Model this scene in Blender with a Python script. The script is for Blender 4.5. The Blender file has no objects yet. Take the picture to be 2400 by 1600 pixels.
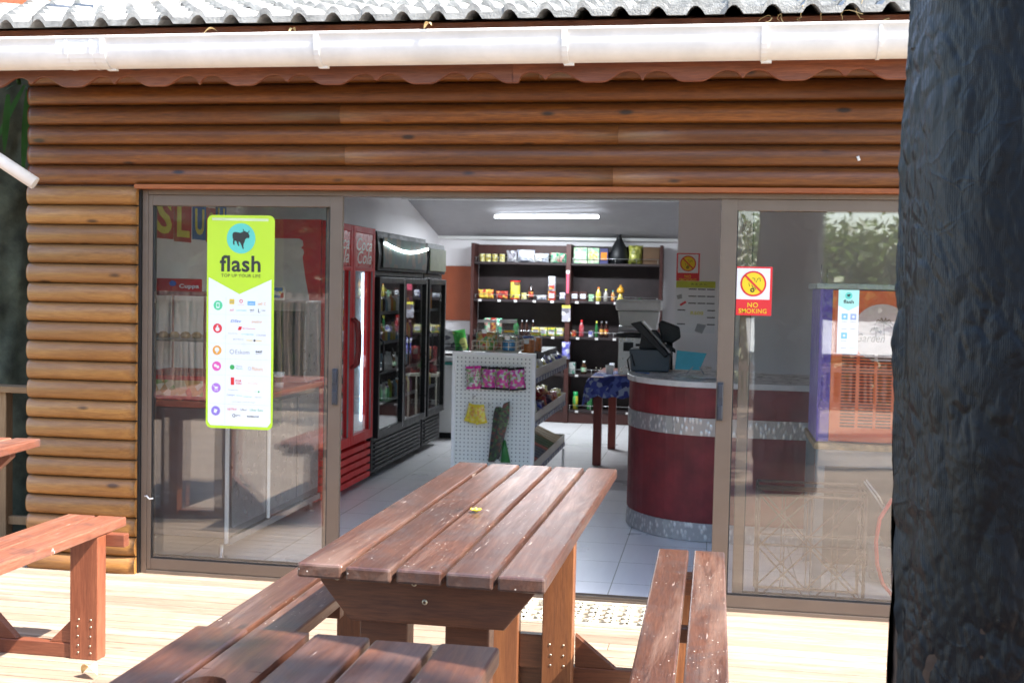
import bpy, bmesh, math, random
from mathutils import Vector, Matrix
random.seed(7)
S = bpy.context.scene; C = S.collection; PI = math.pi; rad = math.radians
# ------------------------------------------------------------------ camera
cd = bpy.data.cameras.new('camera'); cam = bpy.data.objects.new('camera', cd); C.objects.link(cam); S.camera = cam
cd.sensor_width = 36; cd.lens = 41.37; cd.clip_end = 500; cd.clip_start = 0.05
yaw, pit, rol = 0.17106, -0.04590, 0.02058
fw = Vector((-math.sin(yaw)*math.cos(pit), math.cos(yaw)*math.cos(pit), math.sin(pit)))
rt = Vector((math.cos(yaw), math.sin(yaw), 0)); up = rt.cross(fw)
r2 = math.cos(rol)*rt+math.sin(rol)*up; u2 = -math.sin(rol)*rt+math.cos(rol)*up
M = Matrix((r2, u2, -fw)).transposed().to_4x4(); M.translation = Vector((0, -5.937, 1.589)); cam.matrix_world = M
cd.dof.use_dof = True; cd.dof.focus_distance = 3.7; cd.dof.aperture_fstop = 8.0
# ------------------------------------------------------------------ light
SUN = Vector((0.80, -0.235, 1.0)).normalized()
w = bpy.data.worlds.new('World'); S.world = w; w.use_nodes = True
nt = w.node_tree; bg = nt.nodes['Background']; sk = nt.nodes.new('ShaderNodeTexSky'); sk.sky_type = 'NISHITA'; sk.sun_disc = False
sk.sun_elevation = math.asin(SUN.z); sk.sun_rotation = math.atan2(SUN.x, SUN.y); sk.dust_density = 1.5
nt.links.new(sk.outputs[0], bg.inputs[0]); bg.inputs[1].default_value = 0.15
sl = bpy.data.lights.new('sun', 'SUN'); sl.energy = 4.4; sl.angle = rad(0.6); sl.color = (1, .95, .87)
so = bpy.data.objects.new('sun', sl); C.objects.link(so); so.rotation_euler = SUN.to_track_quat('Z', 'Y').to_euler()
S.view_settings.view_transform = 'Standard'; S.view_settings.look = 'None'; S.view_settings.exposure = 2.15; S.view_settings.gamma = 1
S.cycles.max_bounces = 10; S.cycles.diffuse_bounces = 7; S.cycles.glossy_bounces = 4; S.cycles.transparent_max_bounces = 12
S.cycles.sample_clamp_indirect = 6
# ------------------------------------------------------------------ materials
def nodes(name):
    m = bpy.data.materials.new(name); m.use_nodes = True; t = m.node_tree
    return m, t, t.nodes['Principled BSDF']
def N(t, kind, **k):
    n = t.nodes.new('ShaderNode'+kind)
    for a, b in k.items(): setattr(n, a, b)
    return n
def L(t, a, b): t.links.new(a, b)
def coords(t, scale=(1, 1, 1), rnd=True):
    g = N(t, 'NewGeometry'); v = g.outputs['Position']
    if rnd:
        a = N(t, 'Attribute', attribute_name='rnd'); mu = N(t, 'VectorMath', operation='MULTIPLY_ADD')
        L(t, a.outputs['Fac'], mu.inputs[0]); mu.inputs[1].default_value = (17.3, 29.1, 11.7); L(t, v, mu.inputs[2]); v = mu.outputs[0]
    m = N(t, 'Mapping'); m.inputs['Scale'].default_value = scale; L(t, v, m.inputs[0])
    return m.outputs[0]
def noise(t, vec, sc, det=4, rough=.55, dist=0):
    n = N(t, 'TexNoise'); n.inputs['Scale'].default_value = sc; n.inputs['Detail'].default_value = det
    n.inputs['Roughness'].default_value = rough; n.inputs['Distortion'].default_value = dist
    L(t, vec, n.inputs['Vector']); return n.outputs['Fac']
def ramp(t, fac, stops):
    r = N(t, 'ValToRGB'); e = r.color_ramp.elements
    while len(e) < len(stops): e.new(.5)
    for i, (p, c) in enumerate(stops):
        e[i].position = p; e[i].color = (c[0], c[1], c[2], 1) if hasattr(c, '__len__') else (c, c, c, 1)
    L(t, fac, r.inputs[0]); return r.outputs[0]
def mix(t, f, a, b, mode='MIX'):
    m = N(t, 'Mix', data_type='RGBA', blend_type=mode)
    for s, i in ((f, 0), (a, 6), (b, 7)):
        if isinstance(s, (int, float)): m.inputs[i].default_value = s
        elif isinstance(s, tuple): m.inputs[i].default_value = (*s[:3], 1)
        else: L(t, s, m.inputs[i])
    return m.outputs[2]
def bump(t, p, h, st, d=.01):
    b = N(t, 'Bump'); b.inputs['Strength'].default_value = st; b.inputs['Distance'].default_value = d
    L(t, h, b.inputs['Height']); L(t, b.outputs[0], p.inputs['Normal'])
_mc = {}
def mat(name, col, rough=.5, metal=0, nz=.12, sc=6, bp=0, bsc=60, spec=.5, coat=0, trans=0):
    if name in _mc: return _mc[name]
    m, t, p = nodes(name); c = coords(t)
    a = tuple(x*(1-nz) for x in col); b = tuple(min(1, x*(1+nz)) for x in col)
    L(t, ramp(t, noise(t, c, sc, 5, .6), [(.3, a), (.7, b)]), p.inputs['Base Color'])
    rr = ramp(t, noise(t, c, sc*2.3, 4), [(.3, max(0, rough-.08)), (.7, min(1, rough+.08))]); L(t, rr, p.inputs['Roughness'])
    p.inputs['Metallic'].default_value = metal; p.inputs['Specular IOR Level'].default_value = spec
    p.inputs['Coat Weight'].default_value = coat; p.inputs['Coat Roughness'].default_value = .18; p.inputs['Transmission Weight'].default_value = trans
    if bp: bump(t, p, noise(t, c, bsc, 4), bp, .004)
    _mc[name] = m; return m
def emis(name, col, st):
    m, t, p = nodes(name); p.inputs['Base Color'].default_value = (*col, 1)
    p.inputs['Emission Color'].default_value = (*col, 1); p.inputs['Emission Strength'].default_value = st; return m
def wood(name, cd_, cm, cl, ax='x', rough=.45, wear=None, knots=.5, grain=1., spec=.5, coat=0., grey=None, specks=0, along=3.):
    m, t, p = nodes(name)
    s = {'x': (.07, 1, 1), 'y': (1, .07, 1), 'z': (1, 1, .07)}[ax]
    v = coords(t, s); v2 = coords(t, {'x': (.35, 1, 1), 'y': (1, .35, 1), 'z': (1, 1, .35)}[ax])
    n1 = noise(t, v, 26*grain, 6, .62, 1.2); n2 = noise(t, v, 170*grain, 4, .7)
    col = ramp(t, n1, [(.28, cd_), (.5, cm), (.72, cl)])
    col = mix(t, .5, col, ramp(t, n2, [(.38, tuple(x*.55 for x in cm)), (.65, cl)]))
    big = noise(t, v2, along, 3, .6)
    col = mix(t, ramp(t, big, [(.35, .55), (.65, 0)]), col, cd_)
    a = N(t, 'Attribute', attribute_name='rnd'); wn = N(t, 'TexWhiteNoise', noise_dimensions='1D'); L(t, a.outputs['Fac'], wn.inputs['W'])
    br = ramp(t, wn.outputs['Value'], [(0, .72), (1, 1.0)])
    col = mix(t, 1., col, br, 'MULTIPLY')
    if knots:
        vo = N(t, 'TexVoronoi'); vo.inputs['Scale'].default_value = 8; vo.inputs['Randomness'].default_value = 1; L(t, v2, vo.inputs['Vector'])
        col = mix(t, ramp(t, vo.outputs['Distance'], [(.06, knots), (.13, 0)]), col, tuple(x*.25 for x in cd_))
    if grey:   # upward faces: some weathering, plus painted shade as if lit from below
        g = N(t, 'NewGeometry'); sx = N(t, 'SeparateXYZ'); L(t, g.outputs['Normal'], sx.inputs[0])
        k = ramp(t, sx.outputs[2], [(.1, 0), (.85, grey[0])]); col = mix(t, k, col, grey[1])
    if wear:
        wv = noise(t, v, 9, 6, .7, .6)
        col = mix(t, ramp(t, wv, [(.5, 0), (.68, wear[0])]), col, wear[1])
    if specks:
        sv = N(t, 'TexVoronoi'); sv.inputs['Scale'].default_value = 42; L(t, coords(t), sv.inputs['Vector'])
        sn = noise(t, coords(t), 7, 2)
        th = N(t, 'Math', operation='LESS_THAN'); th.inputs[1].default_value = specks; L(t, sv.outputs['Distance'], th.inputs[0])
        k = N(t, 'Math', operation='MULTIPLY'); L(t, th.outputs[0], k.inputs[0]); L(t, ramp(t, sn, [(.42, 0), (.6, .9)]), k.inputs[1])
        col = mix(t, k.outputs[0], col, (.62, .55, .48))
        d2 = N(t, 'TexVoronoi'); d2.inputs['Scale'].default_value = 3.4; wp = N(t, 'TexNoise'); wp.inputs['Scale'].default_value = 30; wp.inputs['Detail'].default_value = 3; L(t, coords(t), wp.inputs['Vector'])
        ad = N(t, 'VectorMath', operation='MULTIPLY_ADD'); ad.inputs[1].default_value = (.12, .12, .12); L(t, wp.outputs['Color'], ad.inputs[0]); L(t, coords(t), ad.inputs[2]); L(t, ad.outputs[0], d2.inputs['Vector'])
        col = mix(t, ramp(t, d2.outputs['Distance'], [(.035, .85), (.055, 0)]), col, (.55, .52, .48))
        st = noise(t, coords(t), 4.5, 4, .65, 1.5); col = mix(t, ramp(t, st, [(.50, 0), (.66, .55)]), col, (.055, .040, .038))
        sc2 = noise(t, coords(t, (14, 1.1, 1) if ax == 'y' else (1.1, 14, 1)), 5, 3, .5); col = mix(t, ramp(t, sc2, [(.70, 0), (.74, .5)]), col, (.5, .4, .35))
    L(t, col, p.inputs['Base Color'])
    L(t, ramp(t, n1, [(.3, min(1, rough+.12)), (.7, max(0, rough-.08))]), p.inputs['Roughness'])
    p.inputs['Specular IOR Level'].default_value = spec; p.inputs['Coat Weight'].default_value = coat; p.inputs['Coat Roughness'].default_value = .25
    bump(t, p, mix(t, .5, n1, n2), .25, .003)
    return m
LOGW = wood('log_wood', (.080, .022, .005), (.205, .060, .010), (.37, .130, .022), 'x', .42, knots=.95, grey=(.55, (.065, .026, .011)), coat=.15, along=2)  # darker and redder than the pillar logs: fascia shade painted into the colour
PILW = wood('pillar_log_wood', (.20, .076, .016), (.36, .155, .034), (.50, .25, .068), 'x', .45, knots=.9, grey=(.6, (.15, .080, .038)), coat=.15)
TRIMW = wood('trim_wood', (.22, .05, .01), (.38, .10, .02), (.48, .16, .04), 'x', .5, knots=.2)
FASW = wood('fascia_wood', (.08, .018, .008), (.24, .060, .020), (.38, .12, .045), 'x', .5, wear=(.5, (.17, .08, .05)), knots=.8)
TABW = wood('table_top_wood', (.030, .012, .009), (.098, .036, .021), (.17, .072, .043), 'y', .40, wear=(.4, (.27, .18, .14)), knots=.7, coat=.45, specks=.10, along=5)
TABX = wood('table_cross_wood', (.05, .014, .006), (.12, .036, .013), (.2, .07, .028), 'x', .42, knots=.5, coat=.2)
LEGW = wood('table_leg_wood', (.10, .03, .01), (.22, .075, .024), (.32, .125, .045), 'z', .45, knots=.5, coat=.2)
REDW = wood('red_bench_wood', (.13, .040, .020), (.25, .082, .046), (.36, .145, .09), 'y', .42, wear=(.35, (.45, .27, .2)), knots=.3, coat=.3, specks=.03)
REDL = wood('red_leg_wood', (.13, .033, .014), (.23, .064, .030), (.31, .105, .05), 'z', .42, knots=.5, coat=.2)
REDX = wood('red_cross_wood', (.13, .034, .015), (.23, .068, .034), (.31, .11, .06), 'x', .42, knots=.3, coat=.2)
NEARW = wood('near_table_wood', (.032, .012, .008), (.095, .034, .020), (.17, .068, .038), 'y', .36, wear=(.3, (.22, .15, .13)), knots=.8, coat=.5, specks=.02, along=5)
DECKW = wood('deck_wood', (.22, .145, .10), (.34, .245, .175), (.43, .33, .25), 'x', .6, knots=.4, wear=(.4, (.52, .44, .36)))
RAILW = wood('rail_wood', (.25, .13, .05), (.4, .24, .11), (.5, .33, .17), 'z', .6, knots=.4)
BROWNW = mat('dark_brown_board', (.060, .018, .014), .45, nz=.25, sc=3)
ORGB = mat('orange_brown_board', (.30, .065, .02), .5)
ALU = mat('bronze_aluminium', (.165, .125, .095), .38, .25, nz=.06)
ALUD = mat('dark_bronze_aluminium', (.06, .048, .04), .4, .3, nz=.06)
BLACK = mat('black_rubber', (.012, .012, .013), .5)
BLKP = mat('black_plastic', (.010, .011, .013), .45, spec=.35)
GUT = mat('white_gutter_paint', (.72, .69, .66), .6, nz=.10, sc=5, spec=.35)
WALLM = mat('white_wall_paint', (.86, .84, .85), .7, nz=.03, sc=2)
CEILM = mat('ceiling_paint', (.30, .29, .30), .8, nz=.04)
STEEL = mat('brushed_steel', (.42, .42, .42), .32, .85, nz=.15, sc=9)
STEELD = mat('dull_steel', (.20, .20, .21), .42, .6, nz=.2, sc=4)
WHT = mat('white_enamel', (.86, .86, .84), .35, nz=.04)
CREAM = mat('cream_plastic', (.72, .68, .58), .4, nz=.06)
RED = mat('cooler_red', (.58, .014, .016), .5, nz=.04, spec=.25)
REDD = mat('dark_red', (.20, .008, .01), .45)
PURP = mat('purple_panel', (.13, .075, .42), .4)
ORANGE = mat('orange_panel', (.78, .14, .035), .4, nz=.06)
def tiles_mat():
    m, t, p = nodes('floor_tiles'); g = N(t, 'NewGeometry'); sx = N(t, 'SeparateXYZ'); L(t, g.outputs['Position'], sx.inputs[0])
    def line(o, off, size):
        a = N(t, 'Math', operation='ADD'); a.inputs[1].default_value = off; L(t, o, a.inputs[0])
        b = N(t, 'Math', operation='DIVIDE'); b.inputs[1].default_value = size; L(t, a.outputs[0], b.inputs[0])
        f = N(t, 'Math', operation='FRACT'); L(t, b.outputs[0], f.inputs[0])
        l = N(t, 'Math', operation='LESS_THAN'); l.inputs[1].default_value = .006/size; L(t, f.outputs[0], l.inputs[0]); return l.outputs[0]
    mx = N(t, 'Math', operation='MAXIMUM'); L(t, line(sx.outputs[0], 20*.5+.02-.0, .5), mx.inputs[0]); L(t, line(sx.outputs[1], 10.1, .5), mx.inputs[1])
    c = coords(t, (1, 1, 1), False)
    col = ramp(t, noise(t, coords(t, (1, .15, 1), False), 14, 5, .6), [(.3, (.74, .73, .74)), (.7, (.80, .79, .79))])
    L(t, mix(t, mx.outputs[0], col, (.25, .24, .20)), p.inputs['Base Color'])
    L(t, ramp(t, noise(t, c, 1.2), [(.3, .26), (.7, .32)]), p.inputs['Roughness']); return m
TILE = tiles_mat()
def peg_mat():
    m, t, p = nodes('pegboard_white'); g = N(t, 'NewGeometry'); v = N(t, 'VectorMath', operation='MULTIPLY'); v.inputs[1].default_value = (34, 0, 34); L(t, g.outputs['Position'], v.inputs[0])
    f = N(t, 'VectorMath', operation='FRACTION'); L(t, v.outputs[0], f.inputs[0]); s = N(t, 'VectorMath', operation='SUBTRACT'); s.inputs[1].default_value = (.5, 0, .5); L(t, f.outputs[0], s.inputs[0])
    l = N(t, 'VectorMath', operation='LENGTH'); L(t, s.outputs[0], l.inputs[0])
    L(t, ramp(t, l.outputs['Value'], [(.13, (.12, .12, .11)), (.19, (.80, .81, .76))]), p.inputs['Base Color']); p.inputs['Roughness'].default_value = .45; return m
PEG = peg_mat()
def tread_mat():
    m, t, p = nodes('tread_plate'); c = coords(t, (1, 1, 1), False); 
    a = N(t, 'TexWave', wave_type='BANDS', bands_direction='DIAGONAL'); a.inputs['Scale'].default_value = 16; L(t, c, a.inputs['Vector'])
    ch = N(t, 'TexVoronoi'); ch.inputs['Scale'].default_value = 38; L(t, coords(t, (1, 1, .55), False), ch.inputs['Vector'])
    h = ramp(t, ch.outputs['Distance'], [(.2, 1), (.45, 0)])
    L(t, ramp(t, ch.outputs['Distance'], [(.2, (.74, .73, .71)), (.5, (.45, .45, .45))]), p.inputs['Base Color'])
    p.inputs['Metallic'].default_value = .75; p.inputs['Roughness'].default_value = .34; bump(t, p, h, .7, .004); return m
TREAD = tread_mat()
BURG = mat('burgundy_laminate', (.175, .018, .020), .45, nz=.38, sc=5)
def printed(name, cols, sc=30, rough=.35, coat=.3, bp=.5):
    m, t, p = nodes(name); c = coords(t); v = N(t, 'TexVoronoi'); v.inputs['Scale'].default_value = sc; L(t, c, v.inputs['Vector'])
    sp = N(t, 'SeparateColor'); L(t, v.outputs['Color'], sp.inputs[0])
    n = len(cols); r = N(t, 'ValToRGB'); r.color_ramp.interpolation = 'CONSTANT'; e = r.color_ramp.elements
    while len(e) < n: e.new(.5)
    for i in range(n): e[i].position = i/n; e[i].color = (*cols[i], 1)
    L(t, sp.outputs[0], r.inputs[0]); L(t, r.outputs[0], p.inputs['Base Color'])
    p.inputs['Roughness'].default_value = rough; p.inputs['Coat Weight'].default_value = coat
    if bp: bump(t, p, noise(t, c, sc*1.2, 3), bp, .006)
    return m
def glass_mat(name, tint=(.985, .992, .988), boost=1., dust=.03, ior=1.5):
    m, t, p = nodes(name); t.nodes.remove(p); o = t.nodes['Material Output']
    tr = N(t, 'BsdfTransparent'); tr.inputs[0].default_value = (*tint, 1); gl = N(t, 'BsdfGlossy'); gl.inputs['Roughness'].default_value = .012
    nz = noise(t, coords(t, (1, 1, .3), False), 2.2, 2); b = N(t, 'Bump'); b.inputs['Strength'].default_value = .12; b.inputs['Distance'].default_value = .01; L(t, nz, b.inputs['Height']); L(t, b.outputs[0], gl.inputs['Normal'])
    fr = N(t, 'Fresnel'); gg = N(t, 'NewGeometry'); io = N(t, 'MapRange'); io.inputs[3].default_value = ior; io.inputs[4].default_value = 1/ior; L(t, gg.outputs['Backfacing'], io.inputs[0]); L(t, io.outputs[0], fr.inputs[0])
    mu = N(t, 'Math', operation='MULTIPLY'); mu.inputs[1].default_value = boost; mu.use_clamp = True; L(t, fr.outputs[0], mu.inputs[0])
    ms = N(t, 'MixShader'); L(t, mu.outputs[0], ms.inputs[0]); L(t, tr.outputs[0], ms.inputs[1]); L(t, gl.outputs[0], ms.inputs[2])
    df = N(t, 'BsdfDiffuse'); df.inputs[0].default_value = (.75, .75, .72, 1); m2 = N(t, 'MixShader')
    L(t, ramp(t, noise(t, coords(t, (1, 1, .4), False), 9, 6, .7), [(.4, dust*.5), (.8, dust*1.6)]), m2.inputs[0]); L(t, ms.outputs[0], m2.inputs[1]); L(t, df.outputs[0], m2.inputs[2])
    L(t, m2.outputs[0], o.inputs[0]); return m
GLASS = glass_mat('door_glass', boost=2.1, dust=.008)
CGLASS = glass_mat('cabinet_glass', tint=(.95, .97, .97), boost=1.0, dust=.008)
JARP = glass_mat('jar_plastic', tint=(.9, .92, .9), boost=1.3, dust=.05)
# ------------------------------------------------------------------ mesh builder
def frame_of(d):
    d = Vector(d).normalized(); a = Vector((0, 0, 1)) if abs(d.z) < .9 else Vector((1, 0, 0)); u = d.cross(a).normalized(); return d, u, d.cross(u)
class MB:
    def __init__(s): s.v = []; s.f = []; s.m = []; s.r = []; s.sm = []; s.mi = 0; s.rn = 0.; s.k = False; s.mats = []
    def mt(s, m):
        if m not in s.mats: s.mats.append(m)
        s.mi = s.mats.index(m); return s
    def face(s, ix): s.f.append(ix); s.m.append(s.mi); s.r.append(s.rn); s.sm.append(s.k)
    def add(s, vs, fs):
        b = len(s.v); s.v += [tuple(x) for x in vs]
        for f in fs: s.face([b+i for i in f])
        return s
    def box(s, x0, x1, y0, y1, z0, z1, rz=0, c=None):
        x0, x1 = min(x0, x1), max(x0, x1); y0, y1 = min(y0, y1), max(y0, y1); z0, z1 = min(z0, z1), max(z0, z1)
        vs = [Vector((x, y, z)) for z in (z0, z1) for x, y in ((x0, y0), (x1, y0), (x1, y1), (x0, y1))]
        if rz:
            c = Vector(c or ((x0+x1)/2, (y0+y1)/2, 0)); R_ = Matrix.Rotation(rz, 3, 'Z'); vs = [R_ @ (v-c)+c for v in vs]
        return s.add(vs, [(3, 2, 1, 0), (4, 5, 6, 7), (0, 1, 5, 4), (1, 2, 6, 5), (2, 3, 7, 6), (3, 0, 4, 7)])
    def poly(s, pts, flip=False):
        n = len(pts); return s.add(pts, [tuple(reversed(range(n))) if flip else tuple(range(n))])
    def prism(s, pts, O, U, V, T):   # 2d outline extruded by vector T
        O, U, V, T = map(Vector, (O, U, V, T)); a = [O+U*p[0]+V*p[1] for p in pts]; n = len(a)
        if U.cross(V).dot(T) < 0: a.reverse()
        b = [p+T for p in a]
        return s.add(a+b, [tuple(reversed(range(n))), tuple(range(n, 2*n))]+[(i, (i+1) % n, n+(i+1) % n, n+i) for i in range(n)])
    def tube(s, path, r, n=8, caps=True, closed=False):
        P = [Vector(p) for p in path]; k = s.k; s.k = True; b = len(s.v); R_ = r if hasattr(r, '__len__') else [r]*len(P)
        _, u, v = frame_of(P[1]-P[0]); m = len(P)
        for i, p in enumerate(P):
            d = (P[(i+1) % m]-P[i-1]) if closed else (P[min(i+1, m-1)]-P[max(i-1, 0)])
            d.normalize(); u = (u-d*u.dot(d)).normalized(); v = d.cross(u)
            for j in range(n):
                a = 2*PI*j/n; s.v.append(tuple(p+(u*math.cos(a)+v*math.sin(a))*R_[i]))
        for i in range(m if closed else m-1):
            i2 = (i+1) % m
            for j in range(n): s.face([b+i*n+j, b+i*n+(j+1) % n, b+i2*n+(j+1) % n, b+i2*n+j])
        s.k = False
        if caps and not closed: s.face([b+j for j in reversed(range(n))]); s.face([b+(m-1)*n+j for j in range(n)])
        s.k = k; return s
    def lathe(s, c, prof, n=20, ax=(0, 0, 1), smooth=True):   # prof: (r, h)
        c = Vector(c); d, u, v = frame_of(ax); k = s.k; s.k = smooth; b = len(s.v); m = len(prof)
        for r, h in prof:
            for j in range(n):
                a = 2*PI*j/n; s.v.append(tuple(c+d*h+(u*math.cos(a)+v*math.sin(a))*max(r, 1e-4)))
        for i in range(m-1):
            for j in range(n): s.face([b+i*n+j, b+i*n+(j+1) % n, b+(i+1)*n+(j+1) % n, b+(i+1)*n+j])
        s.k = k; return s
    def disc(s, c, r, U, V, n=28, ry=None):
        c, U, V = Vector(c), Vector(U), Vector(V); return s.poly([c+U*r*math.cos(2*PI*i/n)+V*(ry or r)*math.sin(2*PI*i/n) for i in range(n)])
    def ring(s, c, r0, r1, U, V, n=36):
        c, U, V = Vector(c), Vector(U), Vector(V); b = len(s.v)
        for r in (r0, r1): s.v += [tuple(c+U*r*math.cos(2*PI*i/n)+V*r*math.sin(2*PI*i/n)) for i in range(n)]
        for i in range(n): s.face([b+i, b+(i+1) % n, b+n+(i+1) % n, b+n+i])
        return s
    def text(s, txt, O, U, V, w, h, bold=0., shear=0.):
        vs, fs = glyphs(txt, bold, shear); 
        x0 = min(v[0] for v in vs); x1 = max(v[0] for v in vs); y0 = min(v[1] for v in vs); y1 = max(v[1] for v in vs)
        O, U, V = map(Vector, (O, U, V)); return s.add([O+U*((v[0]-x0)/(x1-x0)*w)+V*((v[1]-y0)/(y1-y0)*h) for v in vs], fs)
    def bag(s, c, W_, H_, D_, U=(1, 0, 0), V=(0, 0, 1), ma=None, mb=None, seed=0, nx=8, ny=10):
        rg = random.Random(seed); c, U, V = Vector(c), Vector(U).normalized(), Vector(V).normalized(); T = U.cross(V); k = s.k; s.k = True
        jit = [[(rg.uniform(-1, 1), rg.uniform(-1, 1)) for _ in range(nx+1)] for _ in range(ny+1)]
        for sd in (1, -1):
            b = len(s.v)
            for j in range(ny+1):
                for i in range(nx+1):
                    a, q = i/nx*2-1, j/ny*2-1; e = max(0, (1-abs(a)**2.2))*max(0, 1-abs(q)**4)
                    wv = 1-.10*math.cos(q*PI/2); jj = jit[j][i]
                    edge = (j in (0, ny))
                    d = D_/2*(e**.5)*(1+.25*jj[0]) if e > 0 else 0
                    s.v.append(tuple(c+U*(a*W_/2*wv)+V*(q*H_/2+(.012*H_*jj[1] if edge else 0))+T*(sd*d+.03*D_*jj[0])))
            for j in range(ny):
                s.mt(mb if (j in (0, ny-1) and mb) else ma)
                for i in range(nx):
                    f = [b+j*(nx+1)+i, b+j*(nx+1)+i+1, b+(j+1)*(nx+1)+i+1, b+(j+1)*(nx+1)+i]
                    s.face(f if sd > 0 else f[::-1])
        s.k = k; return s
    def build(s, name, m=None, parent=None, bevel=0, loc=None, label=None):
        me = bpy.data.meshes.new(name); me.from_pydata(s.v, [], s.f)
        for x in (s.mats or [m]): me.materials.append(x)
        if m and s.mats and False: pass
        if s.mats:
            me.polygons.foreach_set('material_index', s.m)
        me.polygons.foreach_set('use_smooth', s.sm)
        at = me.attributes.new('rnd', 'FLOAT', 'FACE'); at.data.foreach_set('value', [float(x) for x in s.r]); me.update()
        o = bpy.data.objects.new(name, me); C.objects.link(o)
        if bevel:
            b = o.modifiers.new('bevel', 'BEVEL'); b.width = bevel; b.segments = 2; b.limit_method = 'ANGLE'; b.angle_limit = rad(40)
        if parent:
            o.parent = parent; o.matrix_parent_inverse = Matrix.Translation(-parent.location)
        elif loc is not None:
            l = Vector(loc); me.transform(Matrix.Translation(-l)); o.location = l
        if label: o['label'] = label
        return o
_gc = {}
def glyphs(txt, bold, shear):
    k = (txt, bold, shear)
    if k in _gc: return _gc[k]
    cu = bpy.data.curves.new('t', 'FONT'); cu.body = txt; cu.size = 1; cu.offset = bold; cu.shear = shear; cu.resolution_u = 3; cu.space_character = 1.05
    o = bpy.data.objects.new('t', cu); C.objects.link(o); dg = bpy.context.evaluated_depsgraph_get(); dg.update()
    me = bpy.data.meshes.new_from_object(o.evaluated_get(dg)); vs = [tuple(v.co) for v in me.vertices]; fs = [tuple(p.vertices) for p in me.polygons]
    bpy.data.objects.remove(o); bpy.data.curves.remove(cu); bpy.data.meshes.remove(me); _gc[k] = (vs, fs); return vs, fs
def thing(name, label, cat, loc=(0, 0, 0), group=None):
    o = bpy.data.objects.new(name, None); C.objects.link(o); o.location = loc; o.empty_display_size = .1; o['label'] = label; o['category'] = cat
    if group: o['group'] = group
    bpy.context.view_layer.update(); return o
def tag(o, label, cat, group=None):
    o['label'] = label; o['category'] = cat
    if group: o['group'] = group
    return o
def struct(o): o['kind'] = 'structure'; return o
X, Y, Z = Vector((1, 0, 0)), Vector((0, 1, 0)), Vector((0, 0, 1))

# ================================================================== SETTING
def leafmat(name, col, tr):
    m, t, p = nodes(name); c = ramp(t, noise(t, coords(t), 4, 3), [(.3, tuple(x*.5 for x in col)), (.7, tuple(x*1.4 for x in col))]); L(t, c, p.inputs['Base Color']); p.inputs['Roughness'].default_value = .45
    tl = N(t, 'BsdfTranslucent'); L(t, mix(t, .0, c, c), tl.inputs[0]); ms = N(t, 'MixShader'); ms.inputs[0].default_value = tr; L(t, p.outputs[0], ms.inputs[1]); L(t, tl.outputs[0], ms.inputs[2]); L(t, ms.outputs[0], t.nodes['Material Output'].inputs[0]); return m
GR = mat('lawn_ground', (.20, .20, .10), .9, nz=.4, sc=3, bp=.5, bsc=30)
b = MB(); b.box(-150, 150, -150, 150, -.6, -.5); struct(b.build('ground', GR))
b = MB()   # deck boards run along the facade
y = -11.2; i = 0
while y < -.06:
    x = -7.2
    off = random.uniform(1.2, 3.6); b.k = False
    xs = [-7.2, -7.2+off+.0]
    while xs[-1] < 4.4: xs.append(xs[-1]+3.6)
    xs[-1] = 4.6
    for a, c in zip(xs[:-1], xs[1:]):
        b.rn = random.random(); b.box(a+.001, c-.001, y, y+.0925, -.03, 0)
    y += .1; i += 1
b.rn = 0; b.box(-7.2, 4.6, -11.2, -.0, -.5, -.04)
struct(b.build('deck', DECKW, bevel=.003))
b = MB(); b.box(-3.45, 2.6, .06, 8.3, -.08, -.004); struct(b.build('shop_floor', TILE))

# ================================================================== SHOP BUILDING
bl = thing('shop_building', 'timber shop faced with varnished half logs under a grey tiled roof', 'building', (0, 0, 0))
def log_row(b, x0, x1, z, h, yb, dep, taper0=0., taper1=.03, seg=None):
    n = 9; prof = []
    for j in range(n+1):
        a = PI*j/n-PI/2; prof.append((math.cos(a)**.8*dep if abs(math.cos(a)) > 1e-6 else 0, math.sin(a)*h/2))
    xs = [x0]+([x0+taper0*.5, x0+taper0] if taper0 else [])
    q = x0+taper0+.4
    while q < x1-taper1-.2: xs.append(q); q += .4
    xs += ([x1-taper1, x1-taper1*.4] if taper1 else [])+[x1]
    base = len(b.v); k = b.k; b.k = True
    for x in xs:
        s = 1.
        if taper0 and x < x0+taper0: s = .72+.28*(x-x0)/taper0
        if taper1 and x > x1-taper1: s = min(s, .62+.38*((x1-x)/taper1)**.6)
        wob = .0015*math.sin(x*3.1+z*40)
        for d, hz in prof: b.v.append((x, yb-(d*s)-wob if d > 0 else yb, z+h/2+hz*(.9+.1*s)))
    m = n+1
    for i_ in range(len(xs)-1):
        for j in range(n): b.face([base+i_*m+j, base+(i_+1)*m+j, base+(i_+1)*m+j+1, base+i_*m+j+1])
    b.k = False; b.face([base+j for j in reversed(range(m))]); b.face([base+(len(xs)-1)*m+j for j in range(m)]); b.k = k
HB = .1055
b = MB()
for r in range(7):   # upper courses, jointed
    z = 2.092+r*HB
    cuts = {0: [-.52], 1: [-1.9, 1.4], 2: [-.50], 3: [-1.93], 4: [.9], 5: [-.9]}.get(r, [])
    xs = [-3.69]+cuts+[6.0]
    for i_, (a, c) in enumerate(zip(xs[:-1], xs[1:])):
        b.rn = random.random(); log_row(b, a, c, z, HB-.0005, -.055, .042, .03 if i_ == 0 else 0, 0)
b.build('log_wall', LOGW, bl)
b = MB()
for r in range(20):
    b.rn = random.random(); log_row(b, -3.69+random.uniform(-.004, .004), -3.056, -.012+r*.1050, .1046, -.055, .048, .02, .085)
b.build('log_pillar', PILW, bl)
b = MB(); b.box(-3.06, 6, -.10, -.001, 2.072, 2.094); b.build('lintel_trim', TRIMW, bl)
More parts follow.
